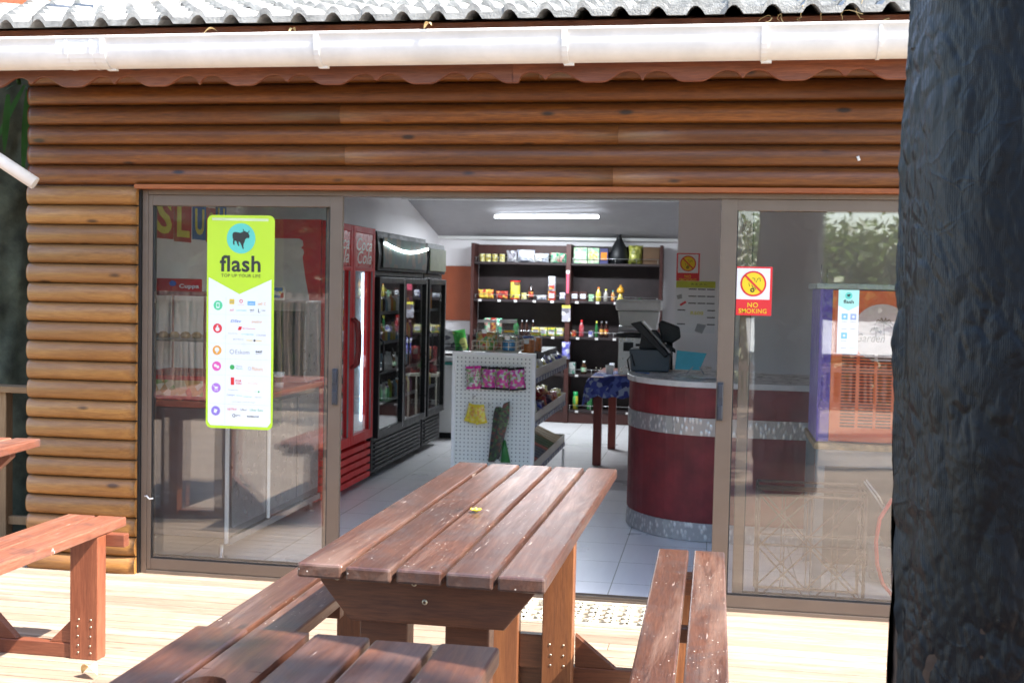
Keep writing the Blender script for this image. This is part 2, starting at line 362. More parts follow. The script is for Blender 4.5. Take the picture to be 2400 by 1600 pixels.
b = MB(); b.box(-3.66, -3.085, -.056, .1, -.02, 2.094); b.box(-3.66, 6, -.056, .1, 2.095, 2.83); b.box(-3.66, -3.6, .1, 8.3, -.5, 2.83); b.build('wall_core', BROWNW, bl)
b = MB(); b.box(-3.084, -3.046, -.05, .05, 0, 2.07); b.build('corner_gap_strip', BLACK, bl)
# end wall logs seen on the left flank
b = MB()
b.mt(WALLM)
b.box(-3.42, -3.37, .12, 8.2, -.0, 3.6); b.box(-3.42, 2.6, 8.2, 8.3, 0, 3.4); b.box(2.5, 2.6, .1, 8.2, 0, 3.6)
b.box(-.315, 2.5, 3.6, 3.72, 0, 3.4); b.box(-3.37, 2.5, .1, .14, 2.12, 2.45)
b.build('interior_wall', WALLM, bl)
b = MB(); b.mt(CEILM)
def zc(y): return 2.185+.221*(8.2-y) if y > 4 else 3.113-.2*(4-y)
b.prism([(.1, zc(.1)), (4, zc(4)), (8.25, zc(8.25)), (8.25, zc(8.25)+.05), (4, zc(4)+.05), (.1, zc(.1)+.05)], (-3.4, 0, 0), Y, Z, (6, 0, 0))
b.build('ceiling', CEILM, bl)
b = MB(); b.box(-3.37, 2.5, 8.12, 8.2, 2.165, 2.2); b.box(-3.37, 2.5, 6.38, 6.46, 2.51, 2.58); b.build('cornice', WHT, bl)
for q in ((-3.37, 2.5, 8.17, 8.199, 0, .09), (-.315, 2.5, 3.57, 3.599, 0, .09)):
    b = MB(); b.box(*q); b.build('skirting', WHT, bl)
# fascia with scalloped lower edge
def scal(x):
    p = .447; t = ((x+2.96+(0 if x < -.93 else .082)) % p)/p*2-1   # cusp at +-1, tongue at 0
    a = abs(t)
    if a < .16: return -.070
    if a < .70: q = (a-.16)/.54; return -.070+.050*(.5-.5*math.cos(PI*q))
    q = (a-.70)/.30; return -.020-.052*(1-math.sqrt(max(0, 1-q**1.9)))
b = MB(); xs = [-4.2+i_*.0125 for i_ in range(int(10/.0125))]
def fascia_part(b, xs, rn):
    b.rn = rn; base = len(b.v); n = len(xs)
    for yy in (-.50, -.478):
        for x in xs: b.v.append((x, yy, 2.765)); b.v.append((x, yy, 2.607+scal(x)))
    for i_ in range(n-1):
        a = base+2*i_; c = base+2*n+2*i_
        b.face([a, a+1, a+3, a+2]); b.face([c, c+2, c+3, c+1]); b.face([a+1, c+1, c+3, a+3]); b.face([a, a+2, c+2, c])
i1 = int((4.2-.943)/.0125)
fascia_part(b, xs[:i1], .3); fascia_part(b, [x+.002 for x in xs[i1-1:]], .8)
b.build('fascia', FASW, bl, .004)
b = MB(); b.box(-4.2, 6, -.477, -.06, 2.80, 2.82); b.build('soffit', FASW, bl)
# gutter: half round trough with lip, brackets and joints
b = MB(); b.k = True
gp = [(-.508, 2.742)]+[(-.588+.078*math.cos(a), 2.692-.082*math.sin(a)) for a in [PI*j/12 for j in range(1, 12)]]+[(-.668, 2.70), (-.669, 2.738), (-.675, 2.742), (-.675, 2.752), (-.660, 2.752), (-.660, 2.70)]
def run(b, prof, x0, x1, n=1, close=False):
    base = len(b.v); m = len(prof)
    for i_ in range(n+1):
        x = x0+(x1-x0)*i_/n
        for p_, q_ in prof: b.v.append((x, p_, q_+.006*(x)/6))
    for i_ in range(n):
        for j in range(m-1+(1 if close else 0)): b.face([base+i_*m+j, base+i_*m+(j+1) % m, base+(i_+1)*m+(j+1) % m, base+(i_+1)*m+j])
run(b, gp, -4.4, 6, 12)
inner = [(p_*1.0+(.003 if p_ < -.588 else -.003), q_+.003) for p_, q_ in gp]; run(b, inner[::-1], -4.4, 6, 12)
gut = b.build('gutter', GUT, bl)
def gscale(k): return [(-.588+(p_+.588)*k, 2.70+(q_-2.70)*k) for p_, q_ in gp[:14]]
for x, wd, k in ((-3.12, .008, 1.05), (-2.99, .008, 1.05), (-2.93, .013, 1.07), (-1.86, .013, 1.07), (-.70, .013, 1.07), (.175, .013, 1.07), (.66, .007, 1.05), (-3.055, .12, 1.018)):
    b = MB(); pr = gscale(k); run(b, pr, x-wd, x+wd); run(b, gscale(1.0)[::-1], x-wd, x+wd); base = len(b.v)
    for sx_ in (x-wd, x+wd):
        A = pr; B_ = gscale(1.0); i0 = len(b.v)
        for q in A: b.v.append((sx_, *q))
        for q in B_: b.v.append((sx_, *q))
        for j in range(len(A)-1): b.face([i0+j, i0+j+1, i0+len(A)+j+1, i0+len(A)+j])
    if wd == .013: b.box(x-.01, x+.035, -.600, -.575, 2.598, 2.612)
    b.build('gutter_bracket' if wd == .013 else 'gutter_joint', GUT, gut)
# roof tiles: rolls running up the slope, lapped courses
ROOFM = mat('concrete_roof_tile', (.25, .245, .23), .6, nz=.45, sc=14, bp=1, bsc=120, spec=.5, coat=.1)
b = MB(); sl_ = rad(16.5); P_ = .166
def rollz(x):
    t = (x/P_) % 1
    return (.040*math.sin(PI*min(1, t/.48))**.8) if t < .48 else 0
ns = 10; courses = 16
for r in range(courses):
    y0 = -.655+r*.318*math.cos(sl_); z0 = 2.790+r*.318*math.sin(sl_); x0 = -3.9 if r else -4.4; x0 = -4.3
    cols_ = int(10.2/P_); ln = .40
    yl = math.cos(sl_)*ln; zl = math.sin(sl_)*ln
    jit = [random.uniform(-.006, .006) for _ in range(cols_+2)]; jz = [random.uniform(-.002, .003) for _ in range(cols_+2)]
    for c_ in range(cols_):
        xa = x0+c_*P_; b.rn = random.random(); base = len(b.v); nn = ns+1
        jj = jit[c_//2]; zz = jz[c_//2]; lift = .040
        def pt(x, f, th, lf):
            yy = y0+jj+yl*f; return (x, yy-th*math.sin(sl_)*0, z0+zl*f+rollz(x)*(1)+zz+lf*(1-f)-th)
        X_ = [xa+P_*i_/ns*.999 for i_ in range(nn)]
        b.k = True
        for x in X_: b.v.append(pt(x, 0, 0, lift))
        for x in X_: b.v.append(pt(x, 1, 0, lift))
        for i_ in range(ns): b.face([base+i_, base+i_+1, base+nn+i_+1, base+nn+i_])
        b.k = False; b2 = len(b.v)
        for x in X_: b.v.append(pt(x, 0, 0, lift))
        for x in X_: b.v.append(pt(x, .0, .030, lift))
        for x in X_: b.v.append(pt(x, 1, .026, lift))
        for i_ in range(ns):
            b.face([b2+nn+i_, b2+nn+i_+1, b2+i_+1, b2+i_]); b.face([b2+2*nn+i_, b2+2*nn+i_+1, b2+nn+i_+1, b2+nn+i_])
rf = b.build('roof_tiles', ROOFM, bl)
b = MB(); b.prism([(-.53, 2.765), (-.53, 2.812), (4.0, 2.80+4.6*math.tan(sl_)), (9.0, 2.75), (9.0, 2.72), (4.0, 2.77+4.6*math.tan(sl_))], (-4.2, 0, 0), Y, Z, (10.2, 0, 0)); b.build('roof_deck', FASW, bl)
b = MB(); b.prism([(-.55, 2.83), (4.0, 2.83+4.6*math.tan(sl_)), (4.0, 2.95+4.6*math.tan(sl_)), (-.62, 2.93)], (-4.36, 0, 0), Y, Z, (.05, 0, 0)); b.build('barge_board', FASW, bl)
# downpipe at the left corner
b = MB(); b.tube([(-4.25, -.55, 2.62), (-4.12, -.50, 2.50), (-3.80, -.42, 2.285), (-3.49, -.33, 2.075), (-3.47+.0-.32, .1, 1.95)][:4], .034, 14); b.build('downpipe', GUT, bl)

# sliding door set -----------------------------------------------------------
fr = MB()
fr.box(-3.044, -3.012, -.035, .07, 0, 2.07); fr.box(-3.011, 4.4, -.035, .07, 2.045, 2.071); fr.box(-3.011, 4.4, -.04, .07, .0, .018)
fr.box(-3.011, 4.4, -.028, -.02, .018, .03); fr.box(-3.011, 4.4, .015, .021, .018, .032)
fr.build('door_frame', ALU, bl, bevel=.0015)
def panel(x0, x1, y0, y1, sl_w, sr_w, top=.055, bot=.06, glass=True):
    d = MB(); d.box(x0, x0+sl_w, y0, y1, .022, 2.043); d.box(x1-sr_w, x1, y0, y1, .022, 2.043)
    d.box(x0+sl_w, x1-sr_w, y0+.002, y1-.002, .022, .022+bot); d.box(x0+sl_w, x1-sr_w, y0+.002, y1-.002, 2.043-top, 2.043)
    o = d.build('sliding_door', ALU, bl, bevel=.002)
    g = MB(); g.box(x0+sl_w-.004, x1-sr_w+.004, (y0+y1)/2-.003, (y0+y1)/2+.003, .02+bot, 2.045-top); g.build('glass', GLASS, o)
    s = MB()
    for (a, b_, c_, d_) in ((x0+sl_w, x0+sl_w+.006, .022+bot, 2.043-top), (x1-sr_w-.006, x1-sr_w, .022+bot, 2.043-top)): s.box(a, b_, y0+.006, y1-.006, c_, d_)
    s.box(x0+sl_w+.006, x1-sr_w-.006, y0+.006, y1-.006, .022+bot, .028+bot); s.build('glass_seal', BLACK, o)
    return o
p1 = panel(-3.011, -1.929, -.032, -.002, .022, .066)
p2 = panel(-3.045, -1.985, .028, .058, .030, .05)
p3 = panel(.012, 1.09, -.032, -.002, .078, .06)
p4 = panel(.118, 1.15, .028, .058, .05, .05)
p5 = panel(1.16, 2.3, .028, .058, .05, .05)
for par, xc, zc_ in ((p1, -1.955, 1.05), (p3, .032, 1.046)):
    h = MB(); h.box(xc-.015, xc+.015, -.046, -.033, zc_-.095, zc_+.095); h.box(xc-.009, xc+.012, -.058, -.046, zc_-.085, zc_-.02); h.box(xc-.009, xc+.012, -.058, -.046, zc_+.02, zc_+.085); h.build('handle', mat('handle_grey', (.06, .065, .08), .35, .5), par, bevel=.003)
b = MB(); b.box(-3.044, 4.4, -.06, .07, -.02, -.0005); b.build('sill', ALUD, bl)
b = MB(); pts = [(-3.02, -.04, .42), (-3.0, -.055, .425), (-2.985, -.055, .41), (-2.965, -.05, .413)]; b.tube(pts, .004, 6); b.build('door_hook', WHT, bl)

# ceiling light ------------------------------------------------------------------
lt = thing('tube_light', 'long glowing white fluorescent tube fixed to the shop ceiling', 'light', (-2.0, 7.05, 2.41))
b = MB(); b.tube([(-2.46, 7.05, 2.402), (-1.30, 6.90, 2.402)], .009, 8); b.build('housing', WHT, lt)
b = MB(); b.tube([(-2.467, 7.05, 2.375), (-1.29, 6.90, 2.375)], .016, 12); b.build('tube', emis('tube_glow', (.84, .91, 1.0), 3.5), lt)
al = bpy.data.lights.new('tube_lamp', 'AREA'); al.shape = 'RECTANGLE'; al.size = 1.18; al.size_y = .08; al.energy = 19; al.color = (.86, .93, 1); ao = bpy.data.objects.new('tube_lamp', al); C.objects.link(ao); ao.location = (-1.88, 6.975, 2.35); ao.rotation_euler = (0, 0, math.atan2(-.15, 1.177))
#PART2
# ================================================================== PICNIC TABLES
def planks_y(b, x0, wd, gap, n, y0, y1, z0, z1):
    for i_ in range(n):
        a = x0+i_*(wd+gap); j1, j2 = random.uniform(-.006, .006), random.uniform(-.008, .008); b.rn = random.random(); b.box(a, a+wd, y0+j1, y1+j2, z0+random.uniform(-.001, .001), z1+random.uniform(-.0015, .0015))
def part_box(name, m, par, *a, bev=.004, label=None):
    b = MB(); b.rn = random.random(); b.box(*a); return b.build(name, m, par, bev, label=label)
ta = thing('picnic_table', 'long sunlit brown picnic table in front of the open shop door', 'picnic table', (-.79, -1.78, 0))
b = MB(); planks_y(b, -1.076, .1235, .0124, 5, -2.992, -1.10, .810, .850); o = b.build('tabletop', TABW, ta, .007)
o.data.transform(Matrix.Translation((-1.076, -2.992, 0)) @ Matrix.Rotation(-.0133, 4, 'Z') @ Matrix.Translation((1.076, 2.992, 0)))
b = MB(); b.rn = .4; b.prism([(-1.038, .808), (-.447, .808), (-.447, .786), (-.529, .682), (-.953, .682), (-1.038, .786)], (0, -2.91, 0), X, Z, (0, .045, 0)); cl = b.build('cleat', TABX, ta, .004)
for x, z in ((-.745, .745), (-.99, .796), (-.775, .793), (-.515, .796)):
    b = MB(); b.lathe((x, -2.9105, z), [(.008, 0), (.007, .002), (.004, .003)], 8, (0, -1, 0)); b.build('screw', mat('zinc', (.5, .45, .35), .4, .8), cl)
b = MB(); b.rn = .7; b.prism([(-1.03, .808), (-.44, .808), (-.44, .786), (-.53, .69), (-.94, .69), (-1.03, .786)], (0, -1.42, 0), X, Z, (0, .045, 0)); b.build('cleat', TABX, ta, .004)
for x0, x1 in ((-.939, -.804), (-.699, -.577)): part_box('leg', TABX, ta, x0, x1, -2.862, -2.79, 0, .808)
for x0, x1 in ((-.86, -.72), (-.626, -.508)): part_box('leg', LEGW, ta, x0, x1, -1.50, -1.425, 0, .808)
def stretcher(m, par, x0, x1, y0, y1, h, gus):
    b = MB(); b.rn = random.random(); b.box(x0, x1, y0, y1, 0, h); 
    st = b.build('stretcher', m, par, .004)
    for gx, d, gw, gh in gus:
        b = MB(); b.rn = random.random(); b.prism([(gx, h+.001), (gx+d*gw, h+.001), (gx, h+gh)], (0, y0+.004, 0), X, Z, (0, y1-y0-.008, 0)); b.build('gusset', m, par, .002)
stretcher(TABX, ta, -1.46, .04, -1.424, -1.38, .115, [(-.506, 1, .16, .125), (-.862, -1, .14, .13)])
part_box('spacer_block', TABX, ta, -.72, -.626, -1.47, -1.43, .115, .245)
stretcher(TABX, ta, -1.46, .04, -2.789, -2.745, .115, [])
b = MB(); planks_y(b, -1.476, .130, .016, 2, -3.10, -1.237, .520, .560); b.build('bench_seat', TABW, ta, .006, label='bench on the left of the table, its inner plank in shade')
b = MB(); planks_y(b, -.199, .119, .022, 2, -3.12, -1.237, .520, .560); o = b.build('bench_seat', TABW, ta, .006)
for y in (-1.50, -2.82):
    for x0, x1 in ((-1.45, -1.35), (-.125, -.02)): part_box('leg', LEGW, ta, x0, x1, y, y+.07, .0, .519)
    for x0, x1 in ((-1.46, -1.21), (-.185, .045)): part_box('cleat', TABX, ta, x0, x1, y-.042, y-.002, .455, .519)
for x0, x1 in ((-1.46, -1.21), (-.17, .02)): part_box('cleat', TABX, ta, x0, x1, -2.2, -2.155, .47, .519)
# near table, cut by the bottom of the frame
tn = thing('picnic_table', 'dark shaded picnic table nearest the viewer, with a round hole in one plank', 'picnic table', (-.75, -4.6, 0))
pw = [(-1.084, -.965), (-.951, -.830), (-.817, -.696), (-.683, -.558), (-.545, -.419)]
b = MB()
for k_, (a, c) in enumerate(pw):
    b.rn = .13+k_*.171
    if k_ != 1: b.box(a, c, -5.55, -3.582+random.uniform(-.01, .006), .808, .850)
b.build('tabletop', NEARW, tn, .007)
b = MB(); b.rn = .52; hx, hy, hr = -.908, -3.925, .038; n_ = 24; xa, xb = pw[1]; zb_, zt_ = .808, .850
ring_ = [(hx+hr*math.cos(2*PI*i_/n_), hy+hr*math.sin(2*PI*i_/n_)) for i_ in range(n_)]
def sq(x, y):
    dx, dy = x-hx, y-hy; t_ = min(((xb-hx)/dx if dx > 1e-9 else 1e9), ((xa-hx)/dx if dx < -1e-9 else 1e9), (.08/dy if dy > 1e-9 else 1e9), (-.08/dy if dy < -1e-9 else 1e9)); return (hx+dx*t_, hy+dy*t_)
for zt, fl in ((zt_, 0), (zb_, 1)):
    base = len(b.v)
    for p_ in ring_: b.v.append((*p_, zt))
    for p_ in ring_: b.v.append((*sq(*p_), zt))
    for i_ in range(n_): q_ = [base+i_, base+n_+i_, base+n_+(i_+1) % n_, base+(i_+1) % n_]; b.face(q_[::-1] if fl else q_)
m0 = len(b.v)
for i_ in range(n_): b.v += [(*ring_[i_], zt_), (*ring_[i_], zb_)]
for i_ in range(n_): b.face([m0+2*i_, m0+2*((i_+1) % n_), m0+2*((i_+1) % n_)+1, m0+2*i_+1])
b.box(xa, xb, hy+.08, -3.582, zb_, zt_); b.box(xa, xb, -5.55, hy-.08, zb_, zt_)
for xx, d_ in ((xa, -1), (xb, 1)): b.add([(xx, hy-.08, zb_), (xx, hy+.08, zb_), (xx, hy+.08, zt_), (xx, hy-.08, zt_)], [(0, 1, 2, 3) if d_ > 0 else (3, 2, 1, 0)])
b.build('plank', NEARW, tn, 0, label='plank with the round hole')
b = MB(); b.lathe((hx, hy, .79), [(.0, 0), (.05, 0), (.05, .012), (.0, .012)], 20); b.build('hole_cup', mat('rusty_iron', (.16, .05, .02), .8), tn)
for y in (-5.3, -3.72):
    b = MB(); b.rn = .6; b.prism([(-1.05, .806), (-.45, .806), (-.45, .78), (-.54, .68), (-.96, .68), (-1.05, .78)], (0, y, 0), X, Z, (0, .045, 0)); b.build('cleat', TABX, tn, .004)
    for x0, x1 in ((-.95, -.82), (-.70, -.57)): part_box('leg', TABX, tn, x0, x1, y+.046-.16, y-.002, 0, .806)
# left table
tb = thing('picnic_table', 'reddish picnic table and bench cut off by the left edge, beside the log pillar', 'picnic table', (-3.2, -1.9, 0))
b = MB(); planks_y(b, -3.71, .122, .0125, 5, -3.0, -.99, .810, .850); o = b.build('tabletop', REDW, tb, .006)
o.data.transform(Matrix.Translation((-3.05, -.99, 0)) @ Matrix.Rotation(rad(4), 4, 'Z') @ Matrix.Translation((3.05, .99, 0)))
b = MB(); b.rn = .2; b.prism([(-3.70, .808), (-3.10, .808), (-3.10, .78), (-3.19, .70), (-3.6, .70), (-3.70, .78)], (0, -1.15, 0), X, Z, (0, .045, 0)); b.build('cleat', REDX, tb, .004)
b = MB(); planks_y(b, -2.770, .130, .014, 2, -3.1, -1.229, .520, .560); b.build('bench_seat', REDW, tb, .006)
part_box('leg', REDL, tb, -2.625, -2.50, -1.46, -1.39, 0, .519, label='bench leg on the right')
part_box('leg', REDL, tb, -3.62, -3.50, -1.46, -1.39, 0, .806); part_box('leg', REDL, tb, -3.24, -3.12, -1.46, -1.39, 0, .806)
part_box('cleat', REDX, tb, -2.76, -2.42, -1.388, -1.345, .465, .519)
stretcher(REDX, tb, -4.3, -2.626, -1.45, -1.405, .062, [(-2.6265, -1, .10, .10), (-3.118, 1, .24, .24)])
def screws(par, x, y, zs):
    for z in zs:
        for dx in (-.028, .028):
            b = MB(); b.lathe((x+dx+random.uniform(-.004, .004), y, z), [(.0045, 0), (.004, .0015), (.002, .002)], 8, (0, -1, 0)); b.build('screw', mat('zinc', (.5, .45, .35), .4, .8), par)
screws(tb, -2.56, -1.4605, (.03, .06, .10, .14, .17)); screws(ta, -.567, -1.5005, (.14, .18, .22))

# ================================================================== THINGS ON THE DECK
b = MB()
for k_ in range(7):
    a = 2*PI*k_/7; c_ = Vector((-.757+.0, -2.18, .853)); d_ = Vector((math.cos(a), math.sin(a), .45)); e_ = Vector((-math.sin(a), math.cos(a), 0))
    b.add([c_, c_+d_*.014+e_*.008, c_+d_*.022, c_+d_*.014-e_*.008, c_+d_*.013+Vector((0, 0, -.003))], [(0, 1, 4), (1, 2, 4), (2, 3, 4), (3, 0, 4)])
b.lathe((-.757, -2.18, .851), [(.001, 0), (.008, .004), (.006, .012), (.001, .014)], 8)
tag(b.build('flower', mat('yellow_petal', (.75, .62, .06), .5), loc=(-.757, -2.18, .85)), 'small fallen yellow flower lying between two planks of the sunny table', 'flower')
b = MB(); rg = random.Random(3)
def leaf(b, c, ln, wd, az, curl, n=8):
    c = Vector(c); d = Vector((math.cos(az), math.sin(az), 0)); e = Vector((-d.y, d.x, 0)); base = len(b.v)
    for i_ in range(n+1):
        t_ = i_/n; q = wd*math.sin(PI*min(1, t_*1.02+.01))**.8*(1-.3*t_); h = curl*math.sin(PI*t_)+curl*.5*t_
        p_ = c+d*ln*t_+Z*h
        b.v += [tuple(p_-e*q+Z*q*.5), tuple(p_), tuple(p_+e*q+Z*q*.5)]
    for i_ in range(n):
        for j in (0, 1): a = base+3*i_+j; b.face([a, a+1, a+4, a+3])
b.k = True; leaf(b, (-2.47, -1.63, .004), .11, .03, -.5, .035)
leafm = mat('dry_leaf', (.62, .46, .22), .6, nz=.3, sc=30)
tag(b.build('fallen_leaf', leafm, loc=(-2.47, -1.63, 0)), 'curled dry yellow leaf lying on the deck at the bottom left', 'leaf')
# doormat, a pierced pattern of rings
MATM = mat('faded_mat', (.50, .46, .36), .8, nz=.2, sc=20)
b = MB(); mx0, mx1, my0, my1 = -.96, -.20, -.47, -.07
b.box(mx0, mx1, my0, my0+.025, .002, .014); b.box(mx0, mx1, my1-.025, my1, .002, .014); b.box(mx0, mx0+.025, my0+.025, my1-.025, .002, .014); b.box(mx1-.025, mx1, my0+.025, my1-.025, .002, .014)
for i_ in range(9):
    for j in range(5):
        cx = mx0+.05+i_*.0825; cy = my0+.045+j*.078; n = 14; base = len(b.v)
        for zz in (.002, .014):
            for r in (.030, .047):
                for q in range(n): a = 2*PI*q/n; sc_ = 1+.14*math.cos(4*a+(i_+j)); b.v.append((cx+r*sc_*math.cos(a), min(my1-.02, max(my0+.02, cy+r*sc_*math.sin(a))), zz))
        for q in range(n):
            q2 = (q+1) % n
            b.face([base+2*n+q, base+3*n+q, base+3*n+q2, base+2*n+q2]); b.face([base+n+q, base+n+q2, base+3*n+q2, base+3*n+q]); b.face([base+q2, base+q, base+2*n+q, base+2*n+q2])
tag(b.build('doormat', MATM, loc=(-.58, -.27, 0)), 'pale pierced rubber doormat on the deck in front of the open door', 'doormat')
# wrapped trunk at the right -------------------------------------------------
tk = thing('wrapped_trunk', 'tall palm trunk wrapped in creased black plastic at the right edge', 'wrapped trunk', (.585, -3.75, 0))
m, t, p = nodes('black_plastic_sheet'); c = coords(t, (1, 1, 1), False)
wv = N(t, 'TexWave', bands_direction='Z'); wv.inputs['Scale'].default_value = 110; wv.inputs['Distortion'].default_value = 1.5; wv.inputs['Detail'].default_value = 1; L(t, c, wv.inputs['Vector'])
wx = N(t, 'TexWave', bands_direction='X'); wx.inputs['Scale'].default_value = 110; wx.inputs['Distortion'].default_value = 1.5; L(t, c, wx.inputs['Vector'])
n1 = noise(t, coords(t, (1, 1, .35), False), 5, 5, .55, .8); n2 = noise(t, coords(t, (1, 1, .7), False), 17, 5, .6, .5)
rm = N(t, 'TexNoise', noise_type='RIDGED_MULTIFRACTAL'); rm.inputs['Scale'].default_value = 6; rm.inputs['Detail'].default_value = 4; L(t, coords(t, (1, 1, .6), False), rm.inputs['Vector'])
cre = ramp(t, rm.outputs['Fac'], [(.2, 0), (.9, 1)])
b1 = N(t, 'Bump'); b1.inputs['Strength'].default_value = .25; b1.inputs['Distance'].default_value = .02; L(t, n1, b1.inputs['Height'])
b2 = N(t, 'Bump'); b2.inputs['Strength'].default_value = .35; b2.inputs['Distance'].default_value = .005; L(t, mix(t, .45, n2, cre), b2.inputs['Height']); L(t, b1.outputs[0], b2.inputs['Normal'])
nc = N(t, 'TexNoise'); nc.inputs['Scale'].default_value = 5; L(t, c, nc.inputs['Vector']); dv2 = N(t, 'VectorMath', operation='MULTIPLY_ADD'); dv2.inputs[1].default_value = (.16, .16, .16); L(t, nc.outputs['Color'], dv2.inputs[0]); L(t, coords(t, (1, 1, .75), False), dv2.inputs[2])
cv = N(t, 'TexVoronoi', feature='DISTANCE_TO_EDGE'); cv.inputs['Scale'].default_value = 15; L(t, dv2.outputs[0], cv.inputs['Vector'])
cm = N(t, 'Math', operation='MULTIPLY'); L(t, ramp(t, cv.outputs['Distance'], [(0, 1), (.06, 0)]), cm.inputs[0]); L(t, ramp(t, noise(t, c, 6, 3), [(.45, 0), (.65, 1)]), cm.inputs[1])
bc = N(t, 'Bump'); bc.inputs['Strength'].default_value = .32; bc.inputs['Distance'].default_value = .003; L(t, cm.outputs[0], bc.inputs['Height']); L(t, b2.outputs[0], bc.inputs['Normal'])
b3 = N(t, 'Bump'); b3.inputs['Strength'].default_value = .35; b3.inputs['Distance'].default_value = .0015; L(t, mix(t, .5, wv.outputs['Fac'], wx.outputs['Fac']), b3.inputs['Height']); L(t, bc.outputs[0], b3.inputs['Normal'])
L(t, b3.outputs[0], p.inputs['Normal']); p.inputs['Base Color'].default_value = (.016, .018, .023, 1); p.inputs['Roughness'].default_value = .27; p.inputs['Specular IOR Level'].default_value = .22
L(t, ramp(t, noise(t, c, 3, 4), [(.35, (.004, .0045, .006)), (.65, (.009, .010, .013))]), p.inputs['Base Color'])
PLS = m
BARK = mat('fibrous_bark', (.05, .026, .014), .85, nz=.6, sc=14, bp=1, bsc=50)
from mathutils import noise as MN
def cyl_noisy(b, cx, cy, r, z0, z1, amp, a0=0, a1=2*PI, n=90, mz=90, sc=3, cut=None, lean=0):
    base = len(b.v); b.k = True
    for j in range(mz+1):
        z = z0+(z1-z0)*j/mz
        for i_ in range(n+1):
            a = a0+(a1-a0)*i_/n
            if cut: a = max(a, cut(z)) if False else a0+(cut(z)-a0)+(a1-cut(z))*i_/n
            v_ = Vector((math.cos(a)*1.2*sc*.4, math.sin(a)*1.2*sc*.4, z*sc*.55))
            rr = r+amp*(MN.fractal(v_*1.3, .8, 2.2, 4)) + amp*.5*abs(MN.noise(v_*4.1))
            b.v.append((cx+rr*math.cos(a)+lean*z, cy+rr*math.sin(a), z))
    for j in range(mz):
        for i_ in range(n): q = base+j*(n+1)+i_; b.face([q, q+1, q+n+2, q+n+1])
TX, TY, TR = .582, -3.75, .262
b = MB(); cyl_noisy(b, TX, TY, TR-.012, 0, 3.4, .006, n=80, mz=120, sc=9, lean=.003); b.build('trunk', BARK, tk)
def cutf(z): return PI+.02+(max(0, 1.75-z)*.30)+.03*math.sin(z*9)
def wrap_r(a, z):   # long sagging folds, crumpled facets with sharp valleys
    p_ = Vector((math.cos(a)*TR, math.sin(a)*TR, z)); w_ = MN.noise_vector(p_*4.0)*.06; q = p_+w_
    r_ = .011*MN.noise(Vector((q.x*6, q.y*6, q.z*1.6)))
    for sx_, sz_, am in ((12, 5, .016), (28, 17, .0075), (60, 40, .003)):
        d = MN.voronoi(Vector((q.x*sx_, q.y*sx_, q.z*sz_+q.x*sz_*.8)))[0]; r_ += am*(min(d[1]-d[0], .5)-.25)*(.25+1.6*abs(MN.noise(p_*5.5+Vector((sx_, 0, 0)))))
    return r_+.0008*MN.noise(p_*90)
b = MB(); b.k = True; NA, NZ = 460, 620; base = 0; Z0, Z1 = .25, 2.75
for j in range(NZ+1):
    z = Z0+(Z1-Z0)*j/NZ; a0 = cutf(z)
    for i_ in range(NA+1):
        a = a0+(PI*2.02-a0)*(i_/NA); rr = TR+wrap_r(a, z)+.010*math.exp(-(a-a0)*14); b.v.append((TX+.003*z+rr*math.cos(a), TY+rr*math.sin(a), z))
for j in range(NZ):
    for i_ in range(NA): q = j*(NA+1)+i_; b.face([q, q+1, q+NA+2, q+NA+1])
b.build('plastic_wrap', PLS, tk)
b = MB(); b.k = True; NA, NZ = 60, 60; base = 0
for j in range(NZ+1):
    z = Z0+(Z1-Z0)*j/NZ
    for i_ in range(NA+1): a = .06+(PI-.12+(max(0, z-1.75)*0))*(i_/NA); rr = TR+wrap_r(a, z); b.v.append((TX+.003*z+rr*math.cos(a), TY+rr*math.sin(a), z))
for j in range(NZ):
    for i_ in range(NA): q = j*(NA+1)+i_; b.face([q, q+1, q+NA+2, q+NA+1])
b.build('plastic_wrap_back', PLS, tk)

# dry leaves and tendrils caught on the roof edge
b = MB(); b.k = True
for nm, (x, y, z), az, ln in (('dry leaf standing on the gutter lip left of its middle', (-2.42, -.66, 2.752), .3, .07), ('dry leaf caught on the gutter below the middle tiles', (-1.35, -.66, 2.755), -.6, .055), ('small leaf on the gutter lip above the left door panel', (-2.0, -.65, 2.752), 1.2, .05), ('thin leaf lying on the roof tiles at the upper left', (-2.9, -.2, 2.965), .2, .12)):
    b = MB(); b.k = True; leaf(b, (x, y, z), ln, .014, az, .02); tag(b.build('dry_leaf', leafm, loc=(x, y, z)), nm, 'leaf')
rg = random.Random(5)
for k_ in range(7):
    x = .15+.09*k_; pth = [Vector((x, -.55, 2.79))]; d = Vector((rg.uniform(-1, 1), -.4, rg.uniform(.2, .8)))
    for q in range(10): d = (d+Vector((rg.uniform(-.9, .9), rg.uniform(-.3, .1), rg.uniform(-.8, .5)))).normalized(); pth.append(pth[-1]+d*.016)
    b = MB(); b.tube(pth, .0018, 5); tag(b.build('dry_tendril', leafm, loc=pth[0]), 'thin curly dry tendril on the tiles beside the wrapped trunk', 'tendril', 'dry tendrils on the tile edge')
b = MB(); b.k = True; b.bag((.648, -.105, 2.235), .014, .022, .006, (1, 0, .4), (-.4, 0, 1), mat('white_fluff', (.7, .7, .68), .8), None, 3, 4, 5); tag(b.build('fluff', None, loc=(.648, -.113, 2.235)), 'tiny white fluff stuck on the logs near the wrapped trunk', 'fluff')

